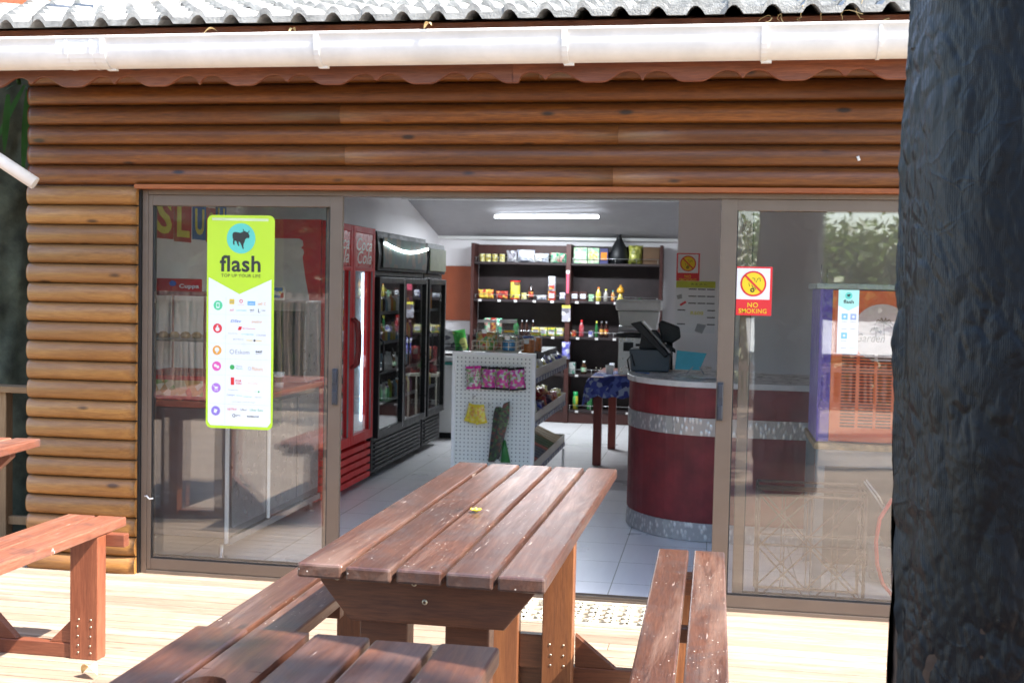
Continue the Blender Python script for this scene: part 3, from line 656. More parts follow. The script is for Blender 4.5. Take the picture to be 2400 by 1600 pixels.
# ================================================================== LEFT BACKGROUND
b = MB()
BK = mat('mossy_bark', (.075, .085, .055), .9, nz=.55, sc=7, bp=1, bsc=26)
t1 = thing('palm_tree', 'thick grey green mossy trunk with hanging blades behind the log pillar', 'tree', (-4.75, 1.3, -.5))
b = MB(); cyl_noisy(b, -4.80, 1.35, .42, -.5, 7, .05, n=60, mz=90, sc=5); b.build('trunk', BK, t1)
LEAFG = leafmat('palm_leaf', (.05, .13, .035), .4)
LEAFD = leafmat('dark_foliage', (.05, .10, .03), .4)
LEAFY = leafmat('sunny_foliage', (.14, .20, .05), .5)
def blade(b, p0, d, ln, wd, droop, n=7):
    p0, d = Vector(p0), Vector(d).normalized(); sd = d.cross(Z)
    sd = sd.normalized() if sd.length > .05 else X; base = len(b.v); p_ = p0.copy(); dd = d.copy()
    for i_ in range(n+1):
        t_ = i_/n; q = wd*(math.sin(PI*min(1, .12+t_*.88))**.7); b.v += [tuple(p_-sd*q), tuple(p_+sd*q)]
        p_ = p_+dd*(ln/n); dd = (dd+Vector((0, 0, -droop/n))).normalized()
    for i_ in range(n): a = base+2*i_; b.face([a, a+1, a+3, a+2])
def frond(b, p0, az, el, ln, n=26, lw=.014, ll=.42, droop=1.1):
    p_ = Vector(p0); d = Vector((math.cos(az)*math.cos(el), math.sin(az)*math.cos(el), math.sin(el))); path = [p_.copy()]; dd = d
    for i_ in range(n):
        p_ = p_+dd*(ln/n); dd = (dd+Vector((0, 0, -droop/n))).normalized(); path.append(p_.copy())
        if i_ > 2:
            sd = dd.cross(Z).normalized(); k_ = math.sin(PI*(i_/n)**.8)*.9+.15
            for s_ in (1, -1): blade(b, p_, sd*s_+dd*.7+Vector((0, 0, .1)), ll*k_, lw, random.uniform(.6, 1.3), 3)
    b.tube(path[::3]+[path[-1]], .012, 5)
b = MB()
for (x, y, z, dx, dz, ln) in ((-4.02, .25, 2.63, -.12, -1, .34), (-3.93, .3, 2.66, -.10, -1, .50), (-4.08, .2, 2.60, -.3, -1, .26), (-3.98, .35, 2.70, -.6, -.9, .4), (-4.2, .3, 2.7, -.05, -1, .55)):
    blade(b, (x, y, z), (dx, .05, dz), ln, .022, .3)
frond(b, (-4.5, .9, 3.0), -.9, .2, 1.2); b.build('fronds', LEAFG, t1)
def leaves(b, c, R_, n, sz, seed=0, flat=.6):
    rg = random.Random(seed); c = Vector(c); cl_ = [Vector((rg.uniform(-1, 1)*R_[0], rg.uniform(-1, 1)*R_[1], rg.uniform(-1, 1)*R_[2]))*.8 for _ in range(max(6, n//60))]
    for i_ in range(n):
        q = cl_[rg.randrange(len(cl_))]; p_ = c+q+Vector((rg.gauss(0, .16)*R_[0], rg.gauss(0, .16)*R_[1], rg.gauss(0, .16)*R_[2]))
        u = Vector((rg.uniform(-1, 1), rg.uniform(-1, 1), rg.uniform(-1, 1))).normalized(); v_ = u.cross(Vector((rg.uniform(-1, 1), rg.uniform(-1, 1), rg.uniform(-1, 1)))).normalized(); s_ = sz*rg.uniform(.6, 1.4)
        b.rn = rg.random(); b.add([p_-u*s_, p_-v_*s_*.4, p_+u*s_, p_+v_*s_*.4], [(0, 1, 2, 3)])
def bush(x, y, r, h, lab, m=None, seed=1, n=2600):
    g = thing('bush', lab, 'bush', (x, y, -.5)); b = MB(); leaves(b, (x, y, h/2-.45), (r, r, h/2), n, .085, seed); b.build('foliage', m or LEAFD, g)
    b = MB(); 
    for k_ in range(4): b.tube([(x+.05*k_, y, -.5), (x+.2*math.cos(k_*2)*r, y+.3*math.sin(k_*2)*r, h*.4)], [.03, .012], 6)
    b.build('stem', BARK, g)
bush(-6.2, 3.4, 1.5, 3.4, 'dark leafy bush behind the railing left of the shop', seed=3)
rl = thing('deck_railing', 'weathered timber railing with square posts left of the log pillar', 'railing', (-4.4, .4, 0))
for x in (-4.21, -4.75, -5.4): part_box('post', RAILW, rl, x-.035, x+.035, .47, .54, -.5, .90)
b = MB(); b.rn = .3; b.box(-6.5, -3.72, .44, .57, .90, .938); b.build('handrail', wood('rail_top_wood', (.25, .13, .05), (.4, .24, .11), (.5, .33, .17), 'x', .6), rl, .004)
b = MB(); b.rn = .3; b.box(-6.5, -3.72, .49, .53, .10, .15); b.build('bottom_rail', RAILW, rl, .004)
b = MB(); b.box(-6.6, -3.72, -.0, .6, -.5, -.002); struct(b.build('side_deck', DECKW))
# ================================================================== SHOP INTERIOR
def P_(name, m, par, *boxes, bev=.002, label=None, rz=0):
    b = MB()
    for q in boxes: b.box(*q)
    return b.build(name, m, par, bev, label=label)
# --- left steel service counter
ct = thing('service_counter', 'long stainless steel service counter behind the left glass door', 'counter', (-3.0, 1.1, 0))
P_('body', STEELD, ct, (-3.36, -2.722, .345, 1.93, .125, .865), bev=.006)
P_('worktop', mat('red_worktop', (.42, .10, .06), .35, coat=.3), ct, (-3.37, -2.70, .33, 1.95, .868, .905), bev=.004)
P_('door_panel', STEEL, ct, (-2.7215, -2.712, .42, .93, .17, .84)); P_('door_panel', STEEL, ct, (-2.7215, -2.712, .97, 1.46, .17, .84)); P_('door_panel', STEEL, ct, (-2.7215, -2.712, 1.50, 1.90, .17, .84))
P_('rail', STEEL, ct, (-2.735, -2.70, .36, 1.92, .085, .124))
P_('corner_post', WHT, ct, (-2.719, -2.700, .325, .344, .10, .86)); P_('panel_post', WHT, ct, (-2.711, -2.695, .94, .962, .13, .86))
for x, y in ((-2.76, .38), (-2.76, 1.88), (-3.3, .38), (-3.3, 1.88)):
    b = MB(); b.lathe((x, y, 0), [(.0, 0), (.03, 0), (.03, .012), (.016, .018), (.016, .084)], 14); b.build('leg', STEEL, ct)
P_('carton_flap', mat('cardboard', (.50, .36, .22), .8), ct, (-3.05, -2.80, .335, .344, .12, .30)) if False else None
# heated display cabinet
hc = thing('display_cabinet', 'glass food display cabinet with red header on the counter end', 'cabinet', (-3.15, .6, .905))
FOOD = printed('food_print', [(.62, .30, .08), (.75, .55, .35), (.55, .08, .03), (.25, .35, .08), (.8, .68, .5), (.65, .38, .15)], 26, bp=0)
P_('base', RED, hc, (-3.35, -2.86, .36, .95, .907, 1.045)); P_('food_panel', FOOD, hc, (-3.34, -2.87, .352, .3595, .93, 1.02))
for x in (-3.345, -2.875):
    for y in (.365, .935): P_('frame_post', REDD, hc, (x, x+.012, y, y+.012, 1.046, 1.50))
P_('roof', REDD, hc, (-3.355, -2.855, .355, .955, 1.501, 1.525))
P_('glass', CGLASS, hc, (-3.333, -2.876, .366, .370, 1.05, 1.498)); P_('shelf', STEEL, hc, (-3.33, -2.88, .375, .93, 1.24, 1.25))
h_ = MB(); h_.mt(RED).box(-3.30, -2.89, .36, .38, 1.526, 1.60); hd = h_.build('header_sign', RED, hc, .002)
b = MB(); b.mt(WHT).text('Cuppa', (-3.02, .3585, 1.54), X, Z, .12, .030, .02); b.mt(mat('sign_blue', (.05, .15, .6), .4)).disc((-3.06, .3588, 1.572), .022, X, Z, 14, .016); b.build('lettering', WHT, hd)
for k_ in range(6):
    x = -3.28+k_*.07; b = MB(); b.k = True; b.lathe((x, .55, 1.251), [(.001, 0), (.028, .004), (.032, .02), (.018, .036), (.001, .04)], 12)
    tag(b.build('pie', mat('pastry', (.55, .30, .10), .6, nz=.3, sc=30), loc=(x, .55, 1.251)), 'baked pie on the shelf of the glass display cabinet', 'pie', 'pies in the display cabinet')
# microwave like steel box + cups
mw = thing('steel_oven', 'brushed steel oven standing on the counter beside the red cooler', 'oven', (-2.85, 1.72, .905))
P_('body', STEEL, mw, (-3.02, -2.705, 1.60, 1.90, .92, 1.47), bev=.006); P_('door', BLKP, mw, (-2.93, -2.72, 1.588, 1.599, .96, 1.40)); P_('control_panel', BLKP, mw, (-3.0, -2.945, 1.590, 1.5995, 1.28, 1.38))
P_('sign', WHT, mw, (-2.99, -2.86, 1.60, 1.61, 1.471, 1.56)); P_('sign_picture', printed('sign_picture', [(.8, .7, .1), (.6, .05, .05), (.1, .2, .6), (.8, .8, .8)], 40), mw, (-2.985, -2.865, 1.596, 1.5995, 1.485, 1.555))
for x in (-3.0, -2.73):
    b = MB(); b.lathe((x, 1.75, .9055), [(.012, 0), (.012, .015)], 10); b.build('foot', BLKP, mw)
for i_, (x, y, s_) in enumerate(((-2.86, 1.30, 0), (-2.80, 1.36, 1), (-2.92, 1.42, 0))):
    b = MB(); b.mt(WHT).lathe((x, y, .9055), [(.0, 0), (.028, 0), (.037, .10), (.034, .10), (.026, .004), (0, .004)], 16); b.mt(BLKP).lathe((x, y, .9055), [(.0315, .035), (.0352, .07)], 16)
    tag(b.build('paper_cup', None, loc=(x, y, .905)), 'white paper cup with a dark band on the red counter top', 'cup', 'paper cups on the counter')
# SLUSH letter cards on the left wall (plane x=-3.37, U runs +y)
YC, BC, RC = mat('letter_yellow', (.75, .68, .08), .5), mat('card_blue', (.04, .14, .42), .5), mat('card_red', (.50, .045, .03), .5)
for ch, y0, y1, z0, z1, cm in (('S', .74, 1.00, 1.845, 2.12, RC), ('L', 1.01, 1.25, 1.835, 2.11, RC), ('U', 1.27, 1.47, 1.86, 2.09, BC), ('S', 1.475, 1.62, 1.85, 2.08, RC), ('H', 1.625, 1.80, 1.87, 2.12, BC)):
    b = MB(); b.mt(cm).box(-3.3695, -3.366, y0, y1, z0, z1); b.mt(YC).text(ch, (-3.3645, y0+.03, z0+.03), Y, Z, y1-y0-.06, z1-z0-.06, .03)
    col_ = 'blue' if cm is BC else 'red'
    tag(b.build('letter_card', None, loc=(-3.37, (y0+y1)/2, z0)), {('S', .74): 'large red card with a yellow letter S, first in the slush banner', ('L', 1.01): 'large red card with a yellow letter L on the left wall', ('U', 1.27): 'blue card with a yellow letter U on the left wall', ('S', 1.475): 'smaller red card with a yellow S between two blue cards', ('H', 1.625): 'blue card with a yellow letter H, last in the slush banner'}[(ch, y0)], 'letter card', 'slush letter cards')
# --- red cooler
COOLIN = emis('cooler_lamp', (.70, .86, 1.0), 1.3)
INW = mat('cooler_inside', (.62, .68, .72), .5)
rc = thing('red_cooler', 'tall red double door drinks cooler with white script lettering', 'fridge', (-3.0, 2.55, 0))
y0, y1 = 1.975, 3.14
b = MB(); b.box(-3.34, -2.74, y0, y0+.045, .12, 2.035); b.box(-3.34, -2.74, y1-.045, y1, .12, 2.035); b.box(-3.34, -2.74, y0+.045, y1-.045, 1.99, 2.035); b.box(-3.34, -3.31, y0+.045, y1-.045, .12, 1.99); b.box(-3.31, -2.74, y0+.045, y1-.045, .36, .42)
b.box(-3.33, -2.76, y0+.01, y1-.01, .04, .36); b.build('body', RED, rc, .004)
b = MB(); b.box(-3.309, -3.30, y0+.046, y1-.046, .421, 1.988); b.box(-3.30, -2.76, y0+.046, y0+.052, .421, 1.988); b.box(-3.30, -2.76, y1-.052, y1-.046, .421, 1.988); b.build('liner', INW, rc)
for yy in (y0+.056, (y0+y1)/2-.01, y1-.068): P_('inner_lamp', COOLIN, rc, (-2.775, -2.763, yy, yy+.012, .50, 1.68), bev=0)
b = MB()   # bottle shape on the side facing the door
bt = [(-3.335, .70), (-2.81, .70), (-2.785, .9), (-2.785, 1.15), (-2.80, 1.35), (-2.822, 1.49), (-2.845, 1.60), (-2.862, 1.70), (-2.872, 1.77), (-2.862, 1.80), (-2.868, 1.825), (-2.885, 1.835), (-2.868, 1.85), (-2.872, 1.885), (-2.90, 1.90), (-3.30, 1.90), (-3.335, 1.88)]
b.prism(bt, (0, y0-.003, 0), X, Z, (0, .0025, 0)); b.build('bottle_print', mat('bottle_print_grey', (.66, .66, .68), .4), rc)
for k_, (a, c) in enumerate(((y0+.01, (y0+y1)/2-.004), ((y0+y1)/2+.004, y1-.01))):
    d = MB(); xx0, xx1 = -2.735, -2.685
    d.box(xx0, xx1, a, a+.055, .37, 2.03); d.box(xx0, xx1, c-.055, c, .37, 2.03); d.box(xx0, xx1, a+.055, c-.055, .37, .44); d.box(xx0, xx1, a+.055, c-.055, 1.98, 2.03); d.box(xx0, xx1, a+.055, c-.055, 1.69, 1.72)
    dr = d.build('door', RED, rc, .004)
    P_('header_panel', mat('header_red', (.62, .02, .02), .3), dr, (xx0+.005, xx1-.004, a+.056, c-.056, 1.721, 1.979))
    b = MB(); b.text('Coca', (xx1-.0035, a+.085, 1.845), Y, Z, c-a-.17, .10, .012, .35); b.text('Cola', (xx1-.0035, a+.11, 1.745), Y, Z, c-a-.20, .10, .012, .35); b.build('lettering', WHT, dr)
    P_('glass', CGLASS, dr, (-2.712, -2.708, a+.054, c-.054, .439, 1.689)); P_('glass_trim', STEELD, dr, (xx1-.012, xx1-.002, a+.0555, a+.072, .441, 1.688), (xx1-.012, xx1-.002, c-.072, c-.0555, .441, 1.688))
    hy = c-.03 if k_ == 0 else a+.03
    b = MB(); b.tube([(-2.684, hy, 1.33), (-2.645, hy, 1.30), (-2.635, hy, 1.2), (-2.635, hy, 1.08), (-2.645, hy, .99), (-2.684, hy, .96)], .014, 10); b.build('handle', REDD, dr)
b = MB()
for k_ in range(5): b.box(-2.76, -2.70, y0+.02, y1-.02, .055+k_*.06, .055+k_*.06+.042)
b.build('grille', RED, rc, .003); P_('grille_back', REDD, rc, (-2.765, -2.7605, y0+.02, y1-.02, .05, .35))
for z in (.70, .96, 1.22, 1.48):
    b = MB()
    for k_ in range(12): b.box(-3.28, -2.78, y0+.06+k_*.09, y0+.064+k_*.09, z, z+.006)
    b.box(-2.782, -2.776, y0+.055, y1-.055, z-.004, z+.010); b.build('wire_shelf', WHT, rc)
def bottle(name, x, y, z, r, h, mb, mc, lab, cat, grp, ml=None, n=14):
    b = MB(); b.mt(mb).lathe((x, y, z), [(0, 0), (r*.9, 0), (r, h*.03), (r, h*.55), (r*.9, h*.64), (r*.42, h*.80), (r*.36, h*.9)], n)
    b.mt(mc).lathe((x, y, z), [(r*.42, h*.88), (r*.42, h), (0, h)], n)
    if ml: b.mt(ml).lathe((x, y, z), [(r*1.015, h*.2), (r*1.015, h*.5)], n)
    return tag(b.build(name, None, loc=(x, y, z)), lab, cat, grp)
COLA = mat('cola', (.035, .012, .008), .15, coat=.5); LBR = mat('label_red', (.55, .02, .02), .4); GRB = mat('green_bottle', (.03, .16, .05), .15, coat=.5); ORB = mat('orange_drink', (.7, .25, .03), .2, coat=.5)
for zi, z in enumerate((.421, .707, .967, 1.227)):
    for k_ in range(3):
        yy = y1-.13-k_*.11
        bottle('drink_bottle', -2.85, yy, z+.001, .033, .22, (COLA, ORB, GRB, COLA)[(zi+k_) % 4], BLKP, ('dark' if (COLA, ORB, GRB, COLA)[(zi+k_) % 4] is COLA else 'orange' if (zi+k_) % 4 == 1 else 'green')+' drink bottle on a wire shelf in the red cooler', 'bottle', ('dark' if (zi+k_) % 4 in (0, 3) else 'orange' if (zi+k_) % 4 == 1 else 'green')+' bottles in the red cooler', LBR)
# --- black coolers
def black_cooler(y0, y1, z1, nd, lab, arc):
    t_ = thing('black_cooler', lab, 'fridge', (-3.0, (y0+y1)/2, 0)); zt = 1.66
    b = MB(); b.box(-3.34, -2.72, y0, y0+.05, .06, zt); b.box(-3.34, -2.72, y1-.05, y1, .06, zt); b.box(-3.34, -3.30, y0+.05, y1-.05, .06, zt); b.box(-3.30, -2.72, y0+.05, y1-.05, .06, .34); b.box(-3.34, -2.72, y0, y1, zt+.002, z1-.30 if False else zt+.04); b.build('body', BLKP, t_, .004)
    h = MB(); h.prism([(-3.34, zt+.042), (-2.69, zt+.042), (-2.68, zt+.17), (-2.70, z1), (-3.34, z1)], (0, y0, 0), X, Z, (0, y1-y0, 0)); hd = h.build('header', mat('matt_black_panel', (.012, .013, .014), .55), t_, .006)
    if arc:
        b = MB(); b.prism([(y0+.10, zt+.07), (y1-.06, zt+.07), (y1-.06, z1-.045), (y0+.10, z1-.045)], (-2.678, 0, 0), Y, Z, (.006, 0, 0)); b.build('header_picture', printed('jungle_print', [(.01, .03, .02), (.02, .05, .03), (.03, .02, .012), (.07, .045, .02), (.012, .03, .03)], 9, rough=.6, coat=0, bp=0), hd)
        b = MB(); pth = [(-2.664, y0+.12+(y1-y0-.2)*q/14, z1-.095-.05*math.sin(PI*q/14)) for q in range(15)]; b.tube(pth, .011, 8); b.build('light_strip', emis('strip_glow', (.8, .95, 1), 5), hd)
    else:
        b = MB(); b.box(-2.678, -2.670, y0+.03, y1-.05, zt+.07, z1-.05); b.build('header_picture', mat('pale_green_panel', (.36, .38, .26), .4), hd)
    wd = (y1-y0-.02)/nd
    for k_ in range(nd):
        a, c = y0+.01+k_*wd+.003, y0+.01+(k_+1)*wd-.003; d = MB()
        d.box(-2.715, -2.67, a, a+.04, .345, zt-.01); d.box(-2.715, -2.67, c-.04, c, .345, zt-.01); d.box(-2.715, -2.67, a+.04, c-.04, .345, .40); d.box(-2.715, -2.67, a+.04, c-.04, zt-.06, zt-.01)
        dr = d.build('door', BLKP, t_, .003); P_('glass', CGLASS, dr, (-2.695, -2.691, a+.039, c-.039, .399, zt-.059)); P_('edge_strip', STEEL, dr, (-2.669, -2.663, c-.052, c-.040, .36, zt-.03))
        b = MB(); hy = a+.02; b.tube([(-2.668, hy, 1.15), (-2.64, hy, 1.13), (-2.64, hy, .90), (-2.668, hy, .88)], .008, 8); b.build('handle', BLACK, dr)
    for z in (.60, .85, 1.10, 1.35):
        b = MB(); b.box(-3.28, -2.75, y0+.055, y1-.055, z, z+.006); b.box(-2.749, -2.742, y0+.055, y1-.055, z-.01, z+.016); b.build('shelf', STEELD, t_)
    b = MB()
    for k_ in range(7): b.box(-2.719, -2.705, y0+.06, y1-.06, .085+k_*.034, .10+k_*.034)
    b.build('grille', BLKP, t_)
    for z in (.607, .857, 1.107, 1.357):
        n = int((y1-y0-.15)/.085)
        for k_ in range(n):
            q = random.Random(int(z*1000)+k_*7+int(y0*10)); mm = q.choice([COLA, ORB, mat('yellow_carton', (.55, .42, .04), .4), WHT, mat('clear_blue', (.2, .35, .45), .2), mat('purple_tin', (.16, .05, .2), .3)])
            nm = {'cola': 'dark', 'orange_drink': 'orange', 'yellow_carton': 'yellow', 'white_enamel': 'white', 'clear_blue': 'pale blue', 'purple_tin': 'purple'}[mm.name]
            wh = 'wide black cooler' if nd > 1 else 'narrow black cooler'
            bottle('drink_bottle', -2.80, y0+.10+k_*.085, z+.001, .028, .13+.05*q.random(), mm, BLKP if q.random() < .6 else WHT, f'{nm} drink bottle on a shelf in the {wh}', 'bottle', f'{nm} bottles in the {wh}')
    P_('inner_lamp', emis('dim_lamp', (.7, .85, 1), .8), t_, (-3.28, -3.27, y0+.2, y1-.2, zt-.10, zt-.09))
black_cooler(3.215, 4.83, 2.02, 2, 'wide black double door cooler with a curved light strip in its dark header', True)
black_cooler(4.88, 5.60, 1.99, 1, 'narrow black cooler with a pale green header, behind the wide black one', False)
# --- white freezer + rack behind
fz = thing('chest_freezer', 'white chest freezer standing behind the black coolers', 'freezer', (-2.85, 6.5, 0))
P_('body', WHT, fz, (-3.3, -2.56, 6.0, 7.1, .06, .80), bev=.02); P_('lid', WHT, fz, (-3.31, -2.55, 5.99, 7.11, .805, .86), bev=.012); P_('trim', mat('teal_trim', (.04, .28, .24), .4), fz, (-3.30, -2.556, 5.985, 5.999, .77, .80))
P_('base', BLKP, fz, (-3.27, -2.59, 6.03, 7.07, .0, .058))
bk = thing('wire_basket', 'dark wire basket of chip packets on the white freezer', 'basket', (-2.8, 6.2, .86))
b = MB()
for k_ in range(4): b.tube([(-3.05, 6.05, .88+k_*.035), (-2.60, 6.05, .88+k_*.035), (-2.60, 6.45, .88+k_*.035), (-3.05, 6.45, .88+k_*.035)], .004, 6, closed=True)
b.build('wires', BLKP, bk); P_('tray', BLKP, bk, (-3.05, -2.60, 6.05, 6.45, .8605, .868))
FOIL = [('green', printed('green_foil', [(.05, .42, .06), (.08, .55, .08), (.6, .65, .2), (.03, .2, .05)], 14)), ('silver', printed('silver_foil', [(.5, .5, .52), (.15, .15, .18), (.7, .7, .7)], 20, .2)), ('dark red', printed('darkred_foil', [(.3, .03, .04), (.4, .3, .25), (.1, .02, .02), (.5, .05, .05)], 18))]
for k_, (dx, rot) in enumerate(((-.03, .2), (-.14, -.1), (-.25, .1), (-.36, .15))):
    nm, mm = FOIL[(0, 1, 0, 2)[k_]]; b = MB(); b.bag((-2.62+dx, 6.2, 1.02), .14, .22, .06, (1, .4, rot), (-rot, 0, 1), mm, mm, k_)
    tag(b.build('chip_packet', None, loc=(-2.62+dx, 6.2, .92)), ['bright green chip packet leaning at the right of the freezer basket', 'silver chip packet beside the bright green one in the freezer basket', 'green chip packet between silver and dark red ones in the basket', 'dark red chip packet at the back of the freezer basket'][k_], 'packet', 'chip packets in the freezer basket')
for k_ in range(3):
    b = MB(); b.bag((-2.33+k_*.09, 6.6, .78), .13, .30, .07, (1, .2, 0), (0, 0, 1), FOIL[2][1] if k_ != 1 else FOIL[0][1], None, 30+k_)
    tag(b.build('chip_packet', None, loc=(-2.33+k_*.09, 6.6, .63)), ['dark red packet nearest the freezer on the small rack', 'green packet between two dark red ones on the small rack', 'dark red packet at the rack end nearest the shelves'][k_], 'packet', 'packets on the small rack')
rk = thing('snack_rack', 'small pale rack standing between freezer and dark shelves', 'rack', (-2.25, 6.7, 0)); P_('shelf', CREAM, rk, (-2.42, -2.08, 6.5, 6.9, .60, .625)); 
for x in (-2.41, -2.10):
    for y in (6.51, 6.88): P_('leg', CREAM, rk, (x, x+.015, y, y+.015, 0, .599))
b = MB(); b.box(-3.336, -2.93, 8.17, 8.199, 1.17, 1.835); tag(b.build('wall_board', ORGB, bevel=.004, loc=(-3.13, 8.19, 1.17)), 'plain orange brown board on the back wall left of the shelves', 'board')
b = MB(); b.box(-3.336, -2.93, 7.9, 8.15, 0, 1.0); tag(b.build('grey_cupboard', mat('grey_cupboard', (.16, .16, .17), .6), bevel=.01, loc=(-3.13, 8.0, 0)), 'plain grey cupboard under the orange brown board', 'cupboard')

# --- dark shelving unit, two bays
su = thing('shelving_unit', 'dark brown two bay shelving unit stocked with groceries along the back wall', 'shelves', (-1.77, 8.0, 0))
SZ = (.155, .58, 1.02, 1.445, 1.89)
for x, w_ in ((-2.90, .035), (-1.755, .055), (-.66, .035)): P_('upright', BROWNW, su, (x, x+w_, 7.86, 8.15, 0, 2.11))
DK = mat('shelf_back_dark', (.022, .013, .014), .6, nz=.3)
P_('back_panel', DK, su, (-2.86, -.662, 8.152, 8.165, .1, 2.10)); P_('top_rail', BROWNW, su, (-2.864, -1.757, 8.10, 8.15, 1.99, 2.10)); P_('kick_board', BROWNW, su, (-2.864, -1.757, 7.89, 7.905, .0, .125), (-1.699, -.662, 7.89, 7.905, .0, .125))
TAGM = mat('price_tag', (.62, .60, .58), .5)
for bay, (xa, xb) in enumerate(((-2.864, -1.757), (-1.699, -.662))):
    for si, z in enumerate(SZ):
        s_ = P_('shelf', DK, su, (xa, xb, 7.88, 8.15, z-.028, z))
        b = MB(); b.tube([(xa+.005, 7.885, z+.055), (xb-.005, 7.885, z+.055)], .004, 6)
        n = 4
        for k_ in range(n+1): xx = xa+.02+(xb-xa-.04)*k_/n; b.tube([(xx, 7.885, z+.0005), (xx, 7.885, z+.058)], .0035, 6)
        b.build('wire_rail', STEEL, s_)
        if si < 4:
            rg = random.Random(bay*10+si)
            for k_ in range(5):
                xx = xa+.08+k_*.21+rg.uniform(-.04, .04); P_('price_tag', TAGM, s_, (xx, xx+.038, 7.872, 7.8785, z-.030, z-.004), bev=0)
def cx_(c): return -3.238+.00123*c
def box_item(name, x0, x1, z, h, m, lab, cat, grp=None, y=7.92, d=.10, m2=None):
    b = MB(); b.mt(m).box(x0, x1, y, y+d, z+.0008, z+h)
    if m2: b.mt(m2).box(x0+(x1-x0)*.12, x1-(x1-x0)*.12, y-.0012, y-.0004, z+h*.25, z+h*.75)
    return tag(b.build(name, None, bevel=.002, loc=((x0+x1)/2, y+d/2, z)), lab, cat, grp)
def tin(x, z, r, h, m, ml, lab, cat='tin', grp=None, y=7.96, nm='tin'):
    b = MB(); b.mt(m).lathe((x, y, z+.0008), [(0, .002), (r*.9, .002), (r, 0), (r, h*.06), (r*.97, h*.07)], 20); b.mt(ml).lathe((x, y, z), [(r*.97, h*.07), (r*.97, h*.93)], 20); b.mt(m).lathe((x, y, z), [(r*.97, h*.93), (r, h*.94), (r, h), (r*.92, h), (r*.9, h*.97), (0, h*.97)], 20)
    return tag(b.build(nm, None, loc=(x, y, z)), lab, cat, grp)
def bagi(c, W_, H_, D_, ma, mb, lab, cat='packet', grp=None, U=(1, 0, 0), V=(0, 0, 1), seed=0, nm='packet'):
    b = MB(); b.bag(c, W_, H_, D_, U, V, ma, mb, seed); return tag(b.build(nm, None, loc=c), lab, cat, grp)
YL = printed('yellow_label', [(.62, .55, .12), (.7, .66, .35), (.45, .36, .08)], 40); TINM = mat('tin_metal', (.6, .58, .45), .3, .7)
for k_, c in enumerate((370, 430, 495, 567)): tin(cx_(c), SZ[4], .034, .095, TINM, YL, 'small pale yellow tin on the top left shelf', 'tin', 'pale yellow tins on the top shelf')
CLR = printed('clear_pack', [(.40, .38, .42), (.25, .24, .27), (.6, .6, .62), (.15, .14, .16)], 25, .2)
WHB = printed('white_plastic', [(.62, .64, .72), (.75, .77, .80), (.45, .47, .55), (.7, .7, .7)], 18, .25)
bagi((cx_(660), 7.97, SZ[4]+.07), .13, .14, .08, CLR, None, 'clear crinkled packet beside the yellow tins on the top shelf', seed=1)
bagi((cx_(800), 7.97, SZ[4]+.075), .22, .15, .14, WHB, None, 'big shiny white plastic bag on the top left shelf', 'bag', seed=2, nm='plastic_bag')
bagi((cx_(955), 7.97, SZ[4]+.055), .18, .11, .12, WHB, None, 'low pale plastic bag right of the shiny white one', 'bag', seed=3, nm='plastic_bag')
GRP = printed('green_pack', [(.05, .42, .22), (.15, .5, .3), (.55, .65, .5), (.6, .3, .28)], 24)
bagi((cx_(1085), 7.97, SZ[4]+.06), .11, .12, .09, GRP, None, 'green packet at the right end of the top left shelf', seed=4); bagi((cx_(1165), 7.98, SZ[4]+.058), .10, .115, .09, GRP, None, 'green packet against the middle upright on the top shelf', seed=5)
MINT = printed('mint_box', [(.25, .55, .32), (.5, .68, .45), (.35, .6, .3), (.6, .6, .45)], 34, bp=0)
box_item('box', cx_(1272), cx_(1400), SZ[4], .185, MINT, 'mint green carton nearest the upright on the top right shelf', 'carton', m2=WHB); box_item('box', cx_(1408), cx_(1515), SZ[4], .18, MINT, 'mint green carton beside the navy carton on the top shelf', 'carton', m2=YL)
NAVY = mat('navy_card', (.03, .03, .13), .45); box_item('box', cx_(1522), cx_(1600), SZ[4], .175, NAVY, 'navy carton with an orange spot on the top right shelf', 'carton', m2=ORB)
b = MB(); b.k = True; b.lathe((cx_(1700), 8.0, SZ[4]+.0008), [(.0, 0), (.10, .0), (.115, .08), (.09, .19), (.045, .27), (.02, .33), (.05, .36), (.0, .345)], 18); tag(b.build('bin_bag', BLKP, loc=(cx_(1700), 8.0, SZ[4])), 'black tied bag standing tall on the top right shelf', 'bag')
bagi((cx_(1860), 7.98, SZ[4]+.11), .17, .22, .13, printed('yellowgreen_net', [(.35, .36, .06), (.5, .5, .12), (.2, .22, .04)], 22), None, 'yellow green bag beside the cardboard box on the top shelf', 'bag', seed=6, nm='plastic_bag')
box_item('cardboard_box', cx_(1935), cx_(2090), SZ[4], .20, mat('cardboard_dark', (.13, .075, .04), .8), 'brown cardboard box at the right end of the top shelf', 'box', y=7.93, d=.18)
OY = printed('orange_packet', [(.65, .28, .04), (.75, .55, .08), (.5, .06, .03), (.6, .4, .06)], 26); RP = printed('red_packet', [(.45, .05, .03), (.3, .03, .02), (.65, .35, .08)], 30)
for k_, c in enumerate((365, 415, 460)): bagi((cx_(c), 7.95, SZ[3]+.058), .075, .11, .05, OY, None, 'orange and yellow packet on the second shelf of the left bay', 'packet', 'orange yellow packets on the second shelf', seed=k_)
for k_, c in enumerate((545, 600)): bagi((cx_(c), 7.95, SZ[3]+.05), .08, .095, .05, RP, None, 'dark red packet on the second shelf of the left bay', 'packet', 'dark red packets on the second shelf', seed=8+k_)
tin(cx_(700), SZ[3], .062, .225, RED, printed('yellow_tin', [(.70, .58, .05), (.75, .65, .1), (.2, .12, .05), (.7, .6, .1)], 16, bp=0), 'large yellow tin with a red lid on the second shelf', y=7.97)
tin(cx_(790), SZ[3], .034, .085, TINM, YL, 'small yellow tin beside the large yellow tin')
